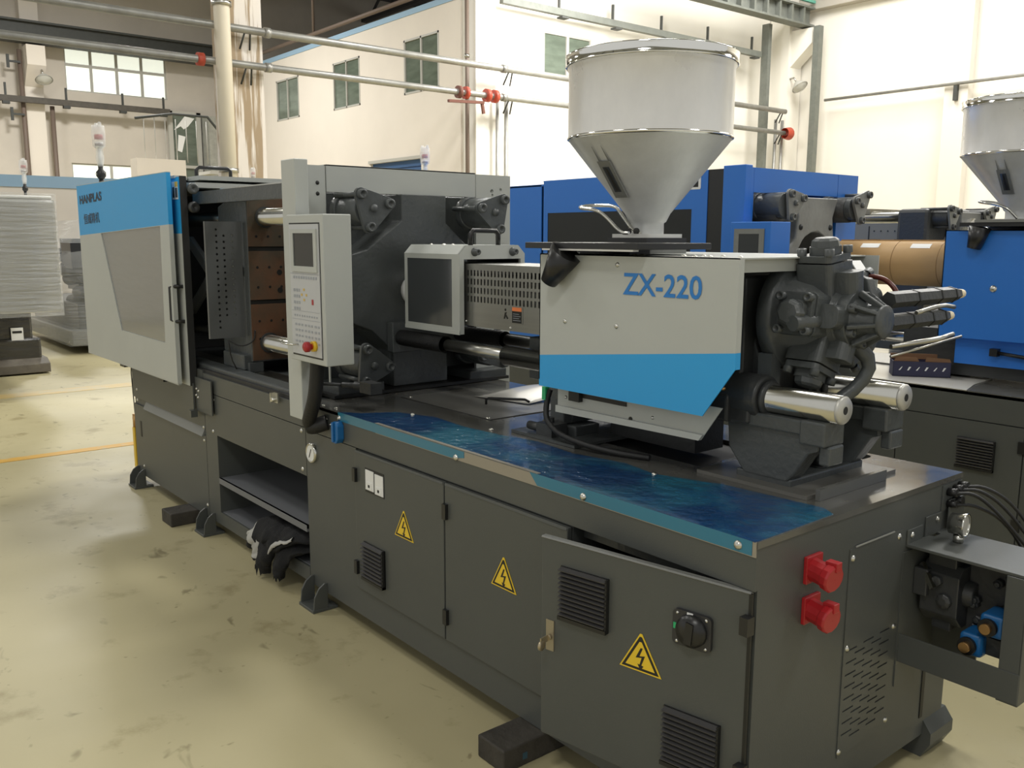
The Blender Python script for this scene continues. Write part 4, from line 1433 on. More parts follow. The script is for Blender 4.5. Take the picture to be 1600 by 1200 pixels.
# radial piston motor
mo = MB(CAST)
MX = -.26
mo.lathe((-.40, YA, 1.475), (1, 0, 0), [(0, .17), (.005, .180), (.05, .180), (.056, .17), (.06, .145), (.14, .13), (.18, .11), (.20, .095), (.23, .085)], 40)
mo.box(-.40, -.35, .53, .58, 1.20, 1.36)
moo = mo.build('hydraulic_motor', m1)
moo['label'] = 'dark grey radial piston hydraulic motor'


def lobe(ang, S=1.0):
    a = math.radians(ang)
    d = Vector((0, math.cos(a), math.sin(a)))
    t = Vector((0, -math.sin(a), math.cos(a)))
    c = Vector((MX, YA, 1.475))
    X = Matrix(((1, t.x, d.x, c.x), (0, t.y, d.y, c.y), (0, t.z, d.z, c.z), (0, 0, 0, 1))) @ Matrix.Diagonal((.9, .82, S, 1))
    q = MB(CAST)
    q.X = X
    q.plate('z', rrect(-.075, .065, -.082, .082, .02), .0, .175)
    q.plate('z', rrect(-.070, .060, -.078, .078, .018), .179, .20)
    q.plate('z', rrect(-.045, .045, -.050, .050, .025, 5), .20, .225)
    q.lathe((0, 0, .225), (0, 0, 1), [(0, .052), (.018, .048), (.026, .036), (.028, .0005)], 8, smooth=False)
    o = q.build('cylinder_head', moo, bevel=.006)
    for sx in (-.056, .05):
        for sy in (-.062, .062):
            s_ = MB(CAST)
            s_.X = X
            s_.lathe((sx, sy, .20), (0, 0, 1), [(0, .017), (.022, .017), (.022, .009), (.01, .008), (.01, .0005)], 12)
            s_.build('bolt', moo)
    w_ = MB(CAST)
    w_.X = X
    w_.plate('z', rrect(.0, .13, -.045, .045, .03), .02, .15)
    w_.build('web', moo, bevel=.012)


for a, S in ((97, 1.0), (173, .86), (248, .92), (318, .9), (28, .95)):
    lobe(a, S)
hu = MB(CAST)
HB = -.07
hu.cyl((-.28, YA, 1.475), (-.115 + HB, YA, 1.475), .092, n=32)
hu.cyl((-.112 + HB, YA, 1.475), (-.075 + HB, YA, 1.475), .090, n=32)
hu.lathe((-.075 + HB, YA, 1.475), (1, 0, 0), [(0, .07), (.03, .05), (.07, .045), (.075, .05), (.085, .05), (.088, .03), (.088, .0005)], 24)
for k in range(8):
    a = 2 * PI * k / 8 + .2
    p0 = Vector((-.07 + HB, YA + .085 * math.cos(a), 1.475 + .085 * math.sin(a)))
    p1 = Vector((.0 + HB, YA + .04 * math.cos(a), 1.475 + .04 * math.sin(a)))
    hu.bar(p0, p1, .012, .02, (0, math.cos(a), math.sin(a)))
hu.build('motor_hub', moo, bevel=.003)
for k in range(6):
    a = 2 * PI * k / 6 + .5
    q = MB(CAST)
    q.lathe((-.075 + HB, YA + .073 * math.cos(a), 1.475 + .073 * math.sin(a)), (1, 0, 0), [(0, .014), (.022, .014), (.022, .008), (.012, .007), (.012, .0005)], 12)
    q.build('bolt', moo)
wl = MB(CAST)
wl.tube([(-.235, YA - .22, 1.47), (-.20, YA - .05, 1.475)], .024, 12)
wl.build('motor_web', moo)
wl = MB(CAST)
wl.tube([(-.17, YA + .02, 1.40), (-.13, YA + .06, 1.34), (-.15, YA + .04, 1.27), (-.21, YA - .03, 1.20)], [.026, .026, .024, .022], 10, sub=1)
wl.build('drain_elbow', moo)
wl = MB(CAST)
wl.plate('y', [(-.26, 1.62), (-.16, 1.60), (-.12, 1.50), (-.26, 1.50)], YA + .05, YA + .09)
wl.build('motor_web', moo, bevel=.004)
tg_ = MB(WHITE)
tg_.X = Matrix.Translation((-.26, .83, 1.625)) @ Matrix.Rotation(.9, 4, 'Y')
tg_.box(-.03, .03, 0, .06, 0, .003)
tg_.build('paper_tag', m1)
MB(BRASS).cyl((-.26, .82, 1.600), (-.225, .83, 1.600), .012, n=8).cyl((-.27, .82, 1.60), (-.255, .82, 1.60), .016, n=6).build('hose_fitting', m1)
MB(HOSE).tube([(-.23, .83, 1.600), (-.18, .83, 1.603), (-.135, .83, 1.585), (-.105, .83, 1.545)], .0085, 8, sub=2).build('drain_hose', m1)
for z0, z1, y1, x0 in ((1.535, 1.54, 1.17, -.10), (1.465, 1.47, 1.10, -.10)):
    s_ = MB(CASTD)
    p0 = Vector((x0, YA + .08, z0))
    p1 = Vector((x0 + .02, y1, z1))
    s_.tube([p0, p0.lerp(p1, .9), p1], [.026, .026, .019], 6, smooth=False)
    so_ = s_.build('motor_rod', m1)
    for k in (.33, .66, .88):
        q = p0.lerp(p1, k)
        MB(INK).cyl(q, q + Vector((0, .008, 0)), .028, n=6, smooth=False).build('tie_strap', so_)
    MB(CREAM).cyl(p1, p1 + (p1 - p0).normalized() * .03, .017, .014, n=10).build('cream_cap', so_)
lv = MB(STEEL)
lv.tube([(-.05, YA + .02, 1.40), (.02, YA + .18, 1.42), (.03, YA + .24, 1.43)], .008, 8)
lv.tube([(-.05, YA + .02, 1.37), (.03, YA + .30, 1.42)], .004, 6)
lv.tube([(-.02, YA + .10, 1.50), (.0, YA + .22, 1.52), (.0, YA + .3, 1.51)], .007, 6, sub=1)
lv.build('linkage_rod', m1)

# hopper
def hopper(parent, hx, hy, z, r=.302, lab='steel material hopper'):
    """z is the top of the mounting flange"""
    c = MB(HOP)
    c.lathe((hx, hy, z), (0, 0, 1), [(.345, r + .001), (.35, r), (.585, r), (.60, r + .008), (.62, r + .006), (.62, r - .006), (.60, r - .006), (.35, r - .006)], 64)
    o = c.build('hopper', parent)
    o['label'] = lab
    c = MB(HOPC)
    c.lathe((hx, hy, z), (0, 0, 1), [(.0, .062), (.04, .062), (.045, .07), (.075, .085), (.345, r + .001)], 64)
    c.build('hopper_cone', o)
    c = MB(RIM)
    c.lathe((hx, hy, z), (0, 0, 1), [(.598, r + .008), (.600, r + .014), (.603, r + .011), (.632, r + .011), (.637, r + .013), (.640, r + .006), (.638, .05), (.642, .0005)], 64)
    c.build('hopper_lid', o)
    c = MB(RIM)
    c.lathe((hx, hy, z), (0, 0, 1), [(.340, r - .002), (.343, r + .004), (.349, r + .004), (.352, r)], 64)
    c.build('seam_ring', o)
    c = MB(ALU)
    c.plate('z', rrect(hx - .095, hx + .095, hy - .095, hy + .095, .01), z - .014, z)
    c.build('flange', o)
    for a in (-2.1, -1.0):
        pass
    # sight glass down the cone
    a = math.radians(-90)
    k = (r - .085) / .27
    d = Vector((math.cos(a), math.sin(a), 0))

    def P_(zz, off, side):
        rr = .085 + (zz - .075) * k + off
        t = Vector((-d.y, d.x, 0))
        return Vector((hx, hy, z + zz)) + d * rr + t * side
    g = MB(CASTL)
    za, zb = .13, .255
    g.add([P_(za, .004, -.03), P_(za, .004, .03), P_(zb, .004, .03), P_(zb, .004, -.03), P_(za, .012, -.03), P_(za, .012, .03), P_(zb, .012, .03), P_(zb, .012, -.03)],
          [(0, 1, 5, 4), (1, 2, 6, 5), (2, 3, 7, 6), (3, 0, 4, 7), (4, 5, 6, 7)])
    g.build('sight_glass_frame', o)
    g = MB(GLASSD)
    g.add([P_(za + .02, .013, -.016), P_(za + .02, .013, .016), P_(zb - .02, .013, .016), P_(zb - .02, .013, -.016)], [(0, 1, 2, 3)])
    g.use(INK)
    g.add([P_(za + .025, .0135, -.008), P_(za + .025, .0135, .010), P_(za + .10, .0135, .004), P_(za + .10, .0135, -.006)], [(0, 1, 2, 3)])
    g.build('sight_glass', o)
    g = MB(CASTL)
    for s_ in (-.026, .020):
        g.add([P_(zb, .006, s_), P_(zb, .006, s_ + .008), P_(zb + .05, .006, s_ + .003), P_(zb + .05, .006, s_ + .001)], [(0, 1, 2, 3)])
    g.build('glass_clip', o)
    return o


HX, HY = -1.03, .68
ho_ = hopper(m1, HX, HY, 1.735)
MB(BLACK).box(HX - .10, HX + .10, HY - .11, HY + .11, 1.688, 1.721).build('hopper_slide', m1)
MB(CASTL).box(HX - .02, HX + .10, HY - .12, HY + .11, 1.664, 1.688).build('hopper_slide_base', m1)
sp = MB(BLACK)
sp.box(-1.215, -.66, .235, .60, 1.683, 1.704)
spo = sp.build('slide_rail_plate', m1, bevel=.002)
MB(ALU).box(-1.12, -.68, .234, .26, 1.677, 1.683).build('slide_strip', spo)
MB(BLACK).box(-1.1, -.85, .40, .5, 1.664, 1.683).build('slide_spacer', spo)
cu = MB(BLACK)
cu.cyl((-1.022, .262, 1.672), (-1.10, .25, 1.565), .060, .031, n=24)
cuo = cu.build('discharge_spout', m1)
cuo['label'] = 'black tapered discharge spout'
hh = MB(CHROME)
pA = (HX - .03, HY - .10, 1.738)
hh.tube([(HX + .02, HY - .12, 1.738), (HX - .02, HY - .12, 1.738), (HX - .09, HY - .13, 1.80), (HX - .13, HY - .14, 1.825), (HX - .23, HY - .14, 1.832), (HX - .245, HY - .10, 1.842), (HX - .23, HY - .05, 1.845), (HX - .12, HY - .05, 1.842), (HX - .08, HY - .06, 1.81), (HX - .0, HY - .07, 1.742), (HX + .03, HY - .07, 1.738)], .0065, 8, sub=2)
hh.build('slide_handle', m1)
MB(INK).cyl((HX - .02, HY - .075, 1.745), (HX - .02, HY - .085, 1.745), .012, n=8).cyl((HX + .02, HY - .075, 1.745), (HX + .02, HY - .085, 1.745), .012, n=8).build('hopper_bolt', m1)

# ------------------------------------------------------------------ blocks, jacket, sheet
t = thing('timber_block', 'dark oiled timber block under the cabinet next to the open door', 'block', (-.88, .1, FL))
bk = MB(WOOD)
bk.box(-.955, -.812, -.182, .5, FL, .047)
bk.build('timber', t, bevel=.006)
MB(mat('dull_teal_paint', (.03, .08, .11), .6)).box(-.8119, -.8115, -.10, -.08, -.012, .012).build('paint_spot', t)
t = thing('timber_block', 'dark timber block under the far part of the base left of the shelf opening', 'block', (-4.2, .1, FL))
MB(WOOD).box(-4.25, -4.08, -.165, .5, FL, .047).build('timber', t, bevel=.006)

random.seed(11)


def cloth_sheet(nu, nv, fn):
    vs = [fn(i / nu, j / nv) for i in range(nu + 1) for j in range(nv + 1)]
    fs = [(i * (nv + 1) + j, (i + 1) * (nv + 1) + j, (i + 1) * (nv + 1) + j + 1, i * (nv + 1) + j + 1) for i in range(nu) for j in range(nv)]
    return vs, fs


jk = thing('work_jacket', 'crumpled black jacket with grey reflective stripes hanging out of the lower shelf', 'clothing', (-2.8, .1, .13))
from mathutils import noise as mn


def drape(path, widths, thick, seed, stripes=(), ragged=0.0, nr=22, sub=3):
    """flattened cloth tube along a path; width along x; returns an MB"""
    P_ = [Vector(p) for p in path]
    Wd = list(widths)
    for _ in range(sub):
        q, w2 = [P_[0]], [Wd[0]]
        for i in range(len(P_) - 1):
            q += [P_[i].lerp(P_[i + 1], .25), P_[i].lerp(P_[i + 1], .75)]
            w2 += [Wd[i] * .75 + Wd[i + 1] * .25, Wd[i] * .25 + Wd[i + 1] * .75]
        q.append(P_[-1])
        w2.append(Wd[-1])
        P_, Wd = q, w2
    m = MB(CLOTH, CLOTHW)
    n = len(P_)
    vs = []
    for i in range(n):
        t = (P_[min(i + 1, n - 1)] - P_[max(i - 1, 0)]).normalized()
        sx = (Vector((1, 0, 0)) - t * t.x).normalized()
        nn = t.cross(sx)
        for k in range(nr):
            a = 2 * PI * k / nr
            p = P_[i] + sx * (Wd[i] * math.cos(a)) + nn * (thick * math.sin(a))
            p += mn.noise_vector(p * 16 + Vector((seed, 0, 0))) * .016 + mn.noise_vector(p * 45 + Vector((seed, 3, 0))) * .006
            if i == n - 1 and ragged:
                p += t * ragged * (.5 + mn.noise(Vector((k * .9, seed, 1))) * 1.6)
            vs.append(p)
    for i in range(n - 1):
        for k in range(nr):
            u = i / (n - 1)
            v = k / nr
            m.cur = 1 if any(u0 <= u <= u1 and v0 <= v <= v1 for u0, u1, v0, v1 in stripes) else 0
            m.add([vs[i * nr + k], vs[i * nr + (k + 1) % nr], vs[(i + 1) * nr + (k + 1) % nr], vs[(i + 1) * nr + k]], [(0, 1, 2, 3)], True)
    m.cur = 0
    m.add(vs[:nr], [tuple(range(nr))])
    return m


m = drape([(-2.66, .34, .19), (-2.72, .16, .20), (-2.86, .05, .205), (-3.00, .0, .20), (-3.10, -.03, .15), (-3.13, -.04, .09)], [.10, .13, .13, .10, .07, .03], .055, 3, [(.70, .80, .0, .5)])
m.build('jacket_body', jk)
m = drape([(-2.62, .30, .22), (-2.64, .12, .24), (-2.74, .02, .24), (-2.88, -.05, .19), (-2.93, -.075, .10), (-2.95, -.07, .03)], [.09, .10, .10, .075, .07, .05], .03, 8, [], .035)
m.build('sleeve', jk)
m = drape([(-2.58, .25, .17), (-2.66, .05, .20), (-2.74, -.03, .17), (-2.77, -.06, .10), (-2.78, -.06, .03)], [.07, .085, .075, .06, .035], .026, 15, [], .03)
m.build('sleeve', jk)
m = drape([(-3.02, .02, .20), (-3.03, -.055, .17), (-3.045, -.075, .11), (-3.04, -.07, .05)], [.05, .055, .045, .03], .014, 21, [(.25, .90, .0, 1.0)], .01)
m.build('reflective_panel', jk)
m = drape([(-2.66, -.035, .235), (-2.72, -.055, .225), (-2.79, -.085, .19), (-2.83, -.095, .14)], [.012, .014, .014, .006], .006, 4, [(0, 1, 0, 1)])
m.build('reflective_stripe', jk)
m = drape([(-3.08, .0, .235), (-3.09, -.045, .21), (-3.13, -.07, .15)], [.015, .018, .02], .006, 5, [(0, 1, 0, 1)])
m.build('reflective_stripe', jk)
m = drape([(-2.60, .40, .21), (-2.585, .2, .21), (-2.60, .05, .19)], [.05, .08, .06], .10, 30)
m.build('folded_lining', jk)

sh = thing('metal_sheet', 'small curled white sheet lying on the dark bed top', 'sheet', (-1.75, .75, .955))
m = MB(SHEET)
vs, fs = cloth_sheet(10, 8, lambda u, v: Vector((-2.13 + .32 * u - .02 * v, .69 + .07 * u + .29 * v, .960 + .03 * math.sin(u * PI * .9) * v + .012 * v)))
m.add(vs, fs, True)
o = m.build('sheet', sh)
o.modifiers.new('thick', 'SOLIDIFY').thickness = .002

# ------------------------------------------------------------------ the blue machine behind
G = 2.81
YB = 3.49
m2 = thing('injection_molding_machine', 'royal blue injection moulding machine with closed door behind the grey one', 'machine', (-2.6, 3.4, FL))
b = MB(BASE)
b.box(-5.6, 1.6, G + .012, 4.15, Z0, .93)
b.build('base_frame', m2)
for x0, x1 in ((-5.6, -2.6), (-2.594, -1.105), (-1.098, -.45), (-.443, .3), (.307, 1.6)):
    MB(BASE).plate('y', rect(x0, x1, Z0, .798), G, G + .012).build('front_panel', m2)
MB(BASE).plate('y', rect(-5.6, 1.6, .804, .945), G, G + .012).build('front_panel', m2)
lv2 = Matrix(((1, 0, 0, -.768), (0, 0, -1, G), (0, 1, 0, .548), (0, 0, 0, 1)))
louvre(m2, lv2, .19, .16, 10)
for z in (.70, .30):
    MB(BLACK).box(-.47, -.43, G - .012, G, z - .03, z + .03).build('hinge', m2)
MB(BTOP).box(-5.6, 1.6, G, 4.16, .93, .95).build('bed_plate', m2)
st_ = MB(SHEET)
st_.plate('z', [(-2.0, 2.80), (-.74, 2.80), (-.80, 3.02), (-.83, 3.32), (-2.0, 3.30)], .951, .955)
st_.build('bed_sheet', m2)
st_ = MB(mat('perforated_tray', (.42, .40, .35), .4, .4))
st_.plate('z', [(-2.2, 3.42), (-1.0, 3.42), (-1.15, 3.75), (-2.2, 3.75)], .951, .957)
st_.add([(-1.75, 3.42, .956), (-1.0, 3.42, .956), (-1.08, 3.62, 1.0), (-1.75, 3.60, .99)], [(0, 1, 2, 3)])
st_.build('drip_tray', m2)

d2 = MB(M2B)
d2.plate('y', rect(-4.05, -2.455, .93, 2.15), 2.795, 2.80, [rect(-4.0, -2.58, 1.0, 1.905)])
d2.box(-4.06, -2.455, 2.80, 2.86, 2.145, 2.15)
do = d2.build('sliding_door', m2)
do['label'] = 'blue sliding door with dark window'
MB(mat('dark_door_window', (.022, .023, .023), .3, spec=.3)).box(-4.0, -2.58, 2.798, 2.803, 1.0, 1.905).build('door_window', do)
lb = MB(WHITE)
lb.plate('y', rrect(-2.69, -2.51, 2.03, 2.13, .01), 2.792, 2.795)
lb.use(INK).box(-2.61, -2.53, 2.790, 2.792, 2.045, 2.09).use(YEL).box(-2.61, -2.53, 2.790, 2.792, 2.095, 2.12)
lb.build('warning_label', do)
MB(BLACK).tube([(-2.83, 2.80, 2.03), (-2.83, 2.75, 2.03), (-2.83, 2.75, 2.09), (-2.83, 2.80, 2.09)], .012, 8).build('door_handle', do)
MB(M2B).box(-5.6, -4.08, 2.80, 2.81, .93, 2.12).box(-5.6, -4.06, 2.80, 4.12, 2.11, 2.125).build('end_guard', m2)
MB(BLACK).box(-2.455, -2.33, 2.80, 2.86, .93, 2.15).build('door_seal', m2)
MB(BLACK).tube([(-3.5, 3.0, 2.13), (-3.5, 3.0, 2.22), (-3.5, 3.2, 2.22), (-3.5, 3.2, 2.13)], .014, 8).build('cover_handle', m2)
MB(M2B).box(-4.06, -2.33, 2.86, 4.12, 2.125, 2.14).box(-5.6, -2.2, 4.10, 4.12, .93, 2.14).build('top_cover', m2)
cl = MB(M2B)
cl.box(-2.30, -2.132, 2.75, 2.82, .90, 2.163)
cl.build('column', m2, bevel=.004)
cl = MB(M2B)
cl.box(-2.17, -2.15, 2.80, 2.86, 1.6, 2.15)
cl.box(-2.17, -2.15, 2.862, 3.80, 2.0, 2.15)
cl.box(-2.17, -2.15, 3.805, 4.055, .95, 2.15)
cl.build('front_beam', m2)
cb = MB(M2B)
cb.box(-2.15, -1.865, 2.65, 2.85, 1.2, 1.816)
cbo = cb.build('control_box', m2, bevel=.004)
MB(CASTL).plate('y', rect(-2.12, -1.905, 1.30, 1.775), 2.644, 2.65, [rect(-2.085, -1.94, 1.58, 1.745)]).build('keypad', cbo)
MB(SCREEN).box(-2.085, -1.94, 2.645, 2.65, 1.58, 1.745).build('screen', cbo)
MB(BLACK).box(-2.18, -2.15, 2.70, 2.80, 1.25, 1.79).build('mounting_bracket', cbo)
fp = MB(mat('platen_lit_paint', (.26, .265, .25), .38, bump=.2, bscale=30, var=.35, vscale=3))  # lighter grey has the light on the platen centre painted in
cc = 3.42
arch = [(cc + .20 * math.cos(a), 1.56 + .20 * math.sin(a)) for a in [PI * k / 12 for k in range(13)]]
body = [(cc - .25, 1.98), (cc + .25, 1.98)] + [(cc + .20, 1.85), (cc + .22, 1.72), (cc + .36, 1.58), (cc + .42, 1.35), (cc + .40, 1.0), (cc + .2, 1.0)] + arch + [(cc - .2, 1.0), (cc - .40, 1.0), (cc - .42, 1.35), (cc - .36, 1.58), (cc - .22, 1.72), (cc - .20, 1.85)]
fp.plate('x', body, -2.35, -2.06)
fpo = fp.build('fixed_platen', m2, bevel=.012)
MB(CASTD).box(-2.6, -2.35, 2.9, 3.95, .98, 1.985).build('fixed_platen', m2, bevel=.01)
screws([(-2.06, cc - .17, 1.79), (-2.06, cc + .17, 1.79)], (1, 0, 0), m2, r=.02, h=.015, m=DBOLT)
MB(CHROME).lathe((-2.05, cc - .02, 1.56), (1, .0, 0), [(0, .02), (0, .12), (.1, .10), (.2, .05)], 20).build('nozzle_ring', m2)
tie_nut(m2, -1.98, 3.0, 1.92, [(3.009, 1.99), (3.135, 1.966), (3.03, 1.85)], m=CAST, pm=CASTL)
tie_nut(m2, -1.98, 3.80, 1.92, [(3.906, 2.01), (3.758, 1.967), (3.83, 1.84)], m=CAST, pm=CASTL)
for y in (3.02, 3.80):
    MB(CASTD).cyl((-2.35, y, 1.91), (-2.05, y, 1.91), .085, n=24).build('nut_sleeve', m2)
# kraft wrapped barrel
kb = MB(KRAFT)
kb.cyl((-1.90, YB, 1.572), (-.95, YB, 1.572), .135, n=40)
kb.box(-1.90, -.95, YB - .02, YB + .05, 1.705, 1.713)
kbo = kb.build('barrel', m2)
kbo['label'] = 'barrel wrapped in brown kraft paper'
for x in (-1.50, -1.22):
    MB(mat('kraft_seam', (.28, .16, .06), .6)).cyl((x, YB, 1.572), (x + .004, YB, 1.572), .1362, n=40).build('paper_seam', kbo)
for x in (-1.72, -1.40, -1.12):
    w_ = MB(WHITE)
    vs = [(xx, YB - .1365 * math.cos(a), 1.572 + .1365 * math.sin(a)) for xx in (x, x + .12) for a in (.75, .9, 1.05)]
    w_.add(vs, [(0, 1, 4, 3), (1, 2, 5, 4)])
    w_.build('paper_label', kbo)
for k in range(5):
    MB(INK).box(-1.72 + k * .17, -1.66 + k * .17, YB - .01, YB + .03, 1.713, 1.715).build('paper_slot', kbo)
# blue injection cover
cv = MB(M2B)
cv.plate('y', rect(-1.055, 1.5, 1.187, 1.766), 3.10, 3.105)
cv.box(-1.055, 1.5, 3.10, 3.88, 1.762, 1.766).box(-1.055, -1.05, 3.10, 3.88, 1.187, 1.766)
cvo = cv.build('injection_cover', m2)
screws([(-.78, 3.10, 1.46)], (0, -1, 0), cvo, r=.02, h=.012)
lw = MB(M2B)
lw.plate('y', [(-.98, 1.04), (1.5, 1.04), (1.5, 1.2), (-.98, 1.2)], 3.16, 3.165)
lwo = lw.build('lower_cover', m2)
MB(BLACK).cyl((-.76, 3.14, 1.12), (-.52, 3.14, 1.10), .010, n=8).box(-.78, -.74, 3.12, 3.16, 1.10, 1.14).box(-.54, -.50, 3.12, 3.16, 1.08, 1.12).build('cover_handle', lwo)
MB(CASTD).box(-1.3, 1.5, 3.2, 3.75, .97, 1.22).build('carriage', m2)
MB(CHROME).cyl((-1.6, 3.3, 1.14), (-.98, 3.3, 1.14), .03, n=16).build('guide_cylinder', m2)
hopper(m2, -.85, YB, 1.83, r=.31)
MB(BLACK).box(-.95, -.5, YB - .11, YB + .11, 1.766, 1.817).build('hopper_slide', m2)
sp = MB(BLACK)
sp.box(-.96, -.3, 3.05, 3.4, 1.785, 1.806)
sp.build('slide_rail_plate', m2)
MB(CASTL).box(-.88, -.3, 3.04, 3.06, 1.806, 1.82).build('slide_strip', m2)
MB(BLACK).cyl((-.86, 3.07, 1.782), (-.885, 3.07, 1.67), .055, .034, n=20).build('discharge_spout', m2)
MB(CHROME).tube([(-.80, YB - .12, 1.83), (-.86, YB - .14, 1.90), (-1.02, YB - .14, 1.925), (-1.02, YB - .02, 1.93), (-.90, YB - .02, 1.91), (-.82, YB - .02, 1.83)], .008, 8, sub=2).build('slide_handle', m2)
tower(m2, -6.0, 3.0, 2.12, .96)
MB(M2B).box(-6.1, -5.6, 2.80, 4.1, .93, 2.12).build('end_guard', m2)

t = thing('parts_box', 'small navy patterned cardboard box with torn open top on the white sheet', 'box', (-1.15, 3.06, .955))
bx = MB(NAVY)
T = Matrix.Translation((-1.22, 2.95, .9555)) @ Matrix.Rotation(.62, 4, 'Z')
bx.X = T
W_, D_, H_ = .30, .14, .085
bx.box(0, W_, 0, .004, 0, H_).box(0, W_, D_ - .004, D_, 0, H_).box(0, .004, 0, D_, 0, H_).box(W_ - .004, W_, 0, D_, 0, H_).box(0, W_, 0, D_, 0, .004)
bo = bx.build('carton', t)
ps = MB(WHITE)
ps.X = T
for k in range(6):
    x = .03 + k * .045
    ps.plate('y', [(x, .035), (x + .008, .035), (x + .02, .055), (x + .012 - (.003 if k % 2 else -.004), .055)], -.001, -.0002)
ps.build('printed_dashes', bo)
cd = MB(CARD)
cd.X = T
cd.add([(0, .004, H_), (W_ * .45, .004, H_), (W_ * .4, -.005, H_ + .025), (.02, .0, H_ + .028)], [(0, 1, 2, 3)])
cd.add([(W_ * .55, .004, H_), (W_, .004, H_), (W_ - .01, -.0, H_ + .02), (W_ * .57, -.004, H_ + .028)], [(0, 1, 2, 3)])
cd.box(.0, W_, D_ - .01, D_, H_, H_ + .03)
cd.box(.005, W_ - .005, .005, D_ - .005, .02, .06)
cd.build('torn_flap', t)

# ------------------------------------------------------------------ a third machine further back
m3 = thing('injection_molding_machine', 'dark grey uncovered machine with bare tie bars beyond the kraft wrapped barrel', 'machine', (-3, 5.8, FL))
MB(BASE).box(-6, .5, 5.05, 6.3, Z0, .93).build('base_frame', m3)
MB(CASTD).box(-2.46, -2.20, 5.2, 6.2, .95, 1.955).build('fixed_platen', m3, bevel=.03)
fp = MB(mat('platen_dull_paint', (.15, .155, .15), .4))
fp.plate('x', [(5.5, 1.93), (5.85, 1.93), (5.85, 1.75), (6.0, 1.6), (6.1, 1.2), (5.2, 1.2), (5.35, 1.6), (5.5, 1.75)], -2.20, -2.08)
fp.build('platen_web', m3, bevel=.01)
for y in (5.35, 5.97):
    MB(CHROME).cyl((-5.5, y, 1.90), (-2.44, y, 1.90), .045, n=20).build('tie_bar', m3)
MB(mat('platen_top_grease', (.25, .22, .15), .5, bump=.5, bscale=30)).box(-3.1, -2.75, 5.3, 6.2, 1.92, 1.965).build('grease', m3)
MB(mat('dull_side_guard', (.20, .195, .17), .45)).box(-3.4, -2.47, 5.26, 5.28, 1.50, 1.845).build('side_guard', m3)
hb = MB(INK)
for k in range(4):
    hb.cyl((-2.68 + k * .06, 5.26, 1.78), (-2.68 + k * .06, 5.257, 1.78), .006, n=8)
hb.box(-2.73, -2.722, 5.257, 5.26, 1.70, 1.82)
hb.build('hole', m3)['kind'] = 'stuff'
tie_nut(m3, -2.05, 5.33, 1.88, [(5.25, 1.95), (5.38, 1.93), (5.30, 1.81)], m=CASTD, pm=CASTL)
tie_nut(m3, -2.05, 5.95, 1.88, [(6.03, 1.96), (5.88, 1.93), (5.98, 1.81)], m=CASTD, pm=CASTL)
MB(CHROME).lathe((-2.08, 5.62, 1.76), (1, 0, 0), [(0, .12), (.05, .12), (.1, .07), (.2, .03)], 8, smooth=False).build('nozzle', m3)

# ------------------------------------------------------------------ wrapped goods on the left
w1 = thing('wrapped_machine', 'tall grey machine body wrapped in shiny stretch film at the left edge', 'machine', (-11.2, -.2, FL))
bx = MB(WRAPG)
bx.box(-13.6, -9.4, -1.2, .52, .90, 2.10)
bxo = bx.build('body', w1, bevel=.03)
MB(mat('wrapped_white_top', (.62, .62, .58), .3, coat=.5, bump=.6, bscale=4)).box(-13.6, -9.42, -1.18, .50, 2.10, 2.14).build('wrapped_top', w1, bevel=.03)
m = MB(WRAP)
N_ = 26
ring_ = []
for k in range(N_ + 1):
    z = .86 + 1.3 * k / N_
    e = .012 * math.sin(k * 2.3) + .01 * math.sin(k * 5.1)
    e *= .5
    ring_.append([(-9.385 + e, -1.25, z), (-9.385 + e * .6, -.4, z + .02 * math.sin(k)), (-9.385 - e, .2, z), (-9.39, .527, z), (-9.8, .53 + abs(e), z), (-13.6, .53, z)])
vs = [p for r_ in ring_ for p in r_]
fs = [(k * 6 + i, k * 6 + i + 1, (k + 1) * 6 + i + 1, (k + 1) * 6 + i) for k in range(N_) for i in range(5)]
m.add(vs, fs, True)
m.build('stretch_film', w1)
MB(BASE).box(-13.6, -12.4, -1.1, .35, FL, .9).build('base_frame', w1)
tower(w1, -9.75, .31, 2.14, .85)

w2 = thing('wrapped_crate', 'black film wrapped stack with a white label on a grey pallet at the left edge', 'crate', (-12, -.2, FL))
bx = MB(WRAPB)
bx.box(-12.3, -11.55, -1.2, .62, .25, .86)
bx.box(-12.3, -11.5, -1.2, .70, .10, .42)
bx.build('wrapped_stack', w2, bevel=.03)
MB(mat('grimy_pallet', (.16, .14, .11), .6, var=.4)).plate('y', [(-12.3, FL + .02), (-11.35, FL + .02), (-11.35, .10), (-11.5, .16), (-12.3, .16)], -1.2, .76).build('pallet', w2, bevel=.01)
lb = MB(WHITE)
lb.box(-11.5, -11.495, .36, .50, .40, .56)
lb.use(INK).box(-11.495, -11.493, .375, .485, .49, .52)
lb.build('paper_label', w2)

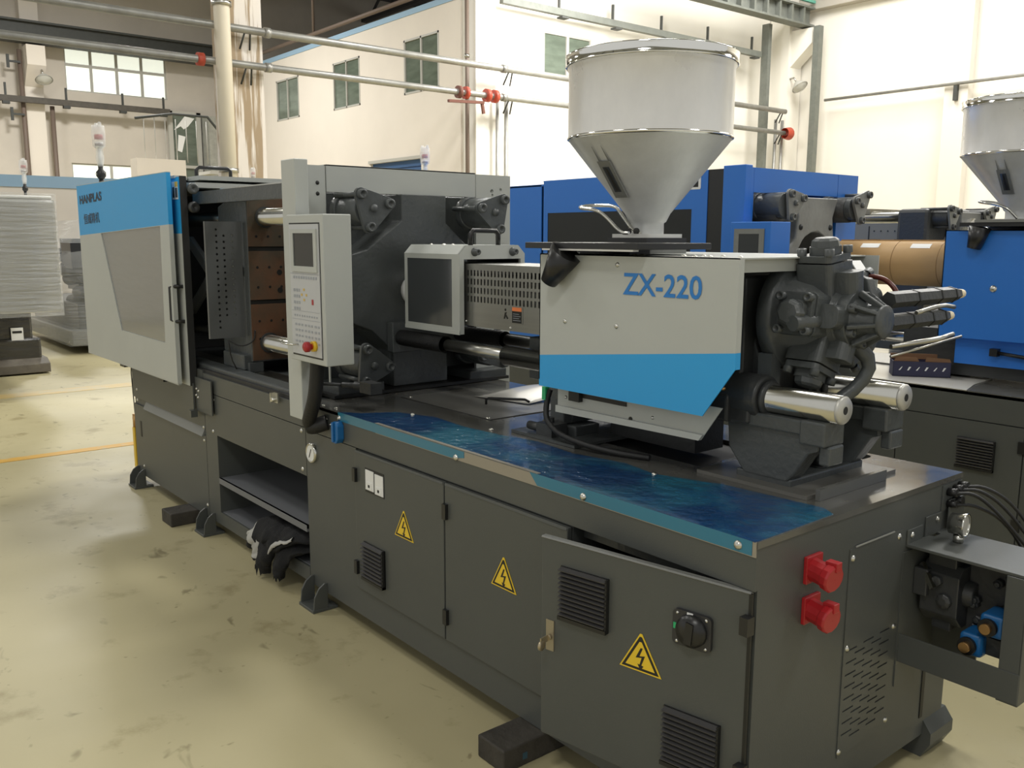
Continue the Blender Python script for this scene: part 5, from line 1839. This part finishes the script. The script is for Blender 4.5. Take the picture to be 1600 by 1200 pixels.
w3 = thing('wrapped_machine', 'low grimy machine parts under clear stretch film behind the blue banded door', 'machine', (-14.5, 2.6, FL))
random.seed(5)
m = MB(CAST)
m.box(-16.3, -13.3, 1.60, 4.6, .30, .70)
m.use(CASTL).box(-16.3, -13.1, 1.44, 4.6, .10, .32)
m.build('base_frame', w3, bevel=.02)
for k in range(26):
    q = MB(random.choice([CAST, CASTD, BLACK, CASTD]))
    x = -14.6 + random.random() * 1.2
    y = 1.48 + random.random() * .8
    z = .65 + random.random() * .75
    if k % 2:
        q.box(x, x + .4 + random.random() * .4, y, y + .3, z, z + .2 + random.random() * .3)
    else:
        q.cyl((x, y, z), (x + .5, y + .1, z + .05), .06 + random.random() * .08, n=14)
    q.build('machine_part', w3)
m = MB(WRAP)
ring_ = []
for k in range(19):
    z = .10 + 1.85 * k / 18
    s_ = 0 if z < 1.3 else (z - 1.3) * .45
    e = .02 * math.sin(k * 1.9) + .015 * math.sin(k * 4.1)
    ring_.append([(-16.4 + s_, 1.40 + e + s_, z), (-14.5, 1.4 - e + s_, z), (-13.0 - s_ * .5, 1.39 + e + s_, z), (-12.95 + e - s_, 2.4, z), (-12.95 - e - s_ * .5, 3.3, z), (-13 - s_, 4.6 - s_ * .5, z)])
vs = [p for r_ in ring_ for p in r_]
fs = [(k * 6 + i, k * 6 + i + 1, (k + 1) * 6 + i + 1, (k + 1) * 6 + i) for k in range(18) for i in range(5)]
m.add(vs, fs, True)
m.build('stretch_film', w3)
MB(WOOD).box(-16.2, -13.3, 2.0, 2.15, FL, .10).box(-16.2, -13.3, 4.0, 4.15, FL, .10).build('skid', w3)
MB(CAST).box(-14.5, -13.2, 4.3, 4.6, .75, 2.4).build('rear_frame', w3)
tower(w3, -13.3, 4.45, 2.4, .95)

# yellow guard foot and thin cable behind the left end of the base
t = thing('cable_post', 'small yellow post with brass valve behind the left end of the base', 'post', (-5.6, .35, FL))
MB(YEL).box(-5.64, -5.59, .09, .14, FL, .30).build('post', t)
MB(BRASS).cyl((-5.62, .11, .30), (-5.62, .11, .40), .02, n=8).box(-5.66, -5.57, .10, .13, .35, .37).build('valve', t)
MB(RUB).tube([(-5.62, .11, .40), (-5.64, .11, .60), (-5.62, .10, .75), (-5.55, .10, .84)], .004, 5, sub=1).build('cable', t)
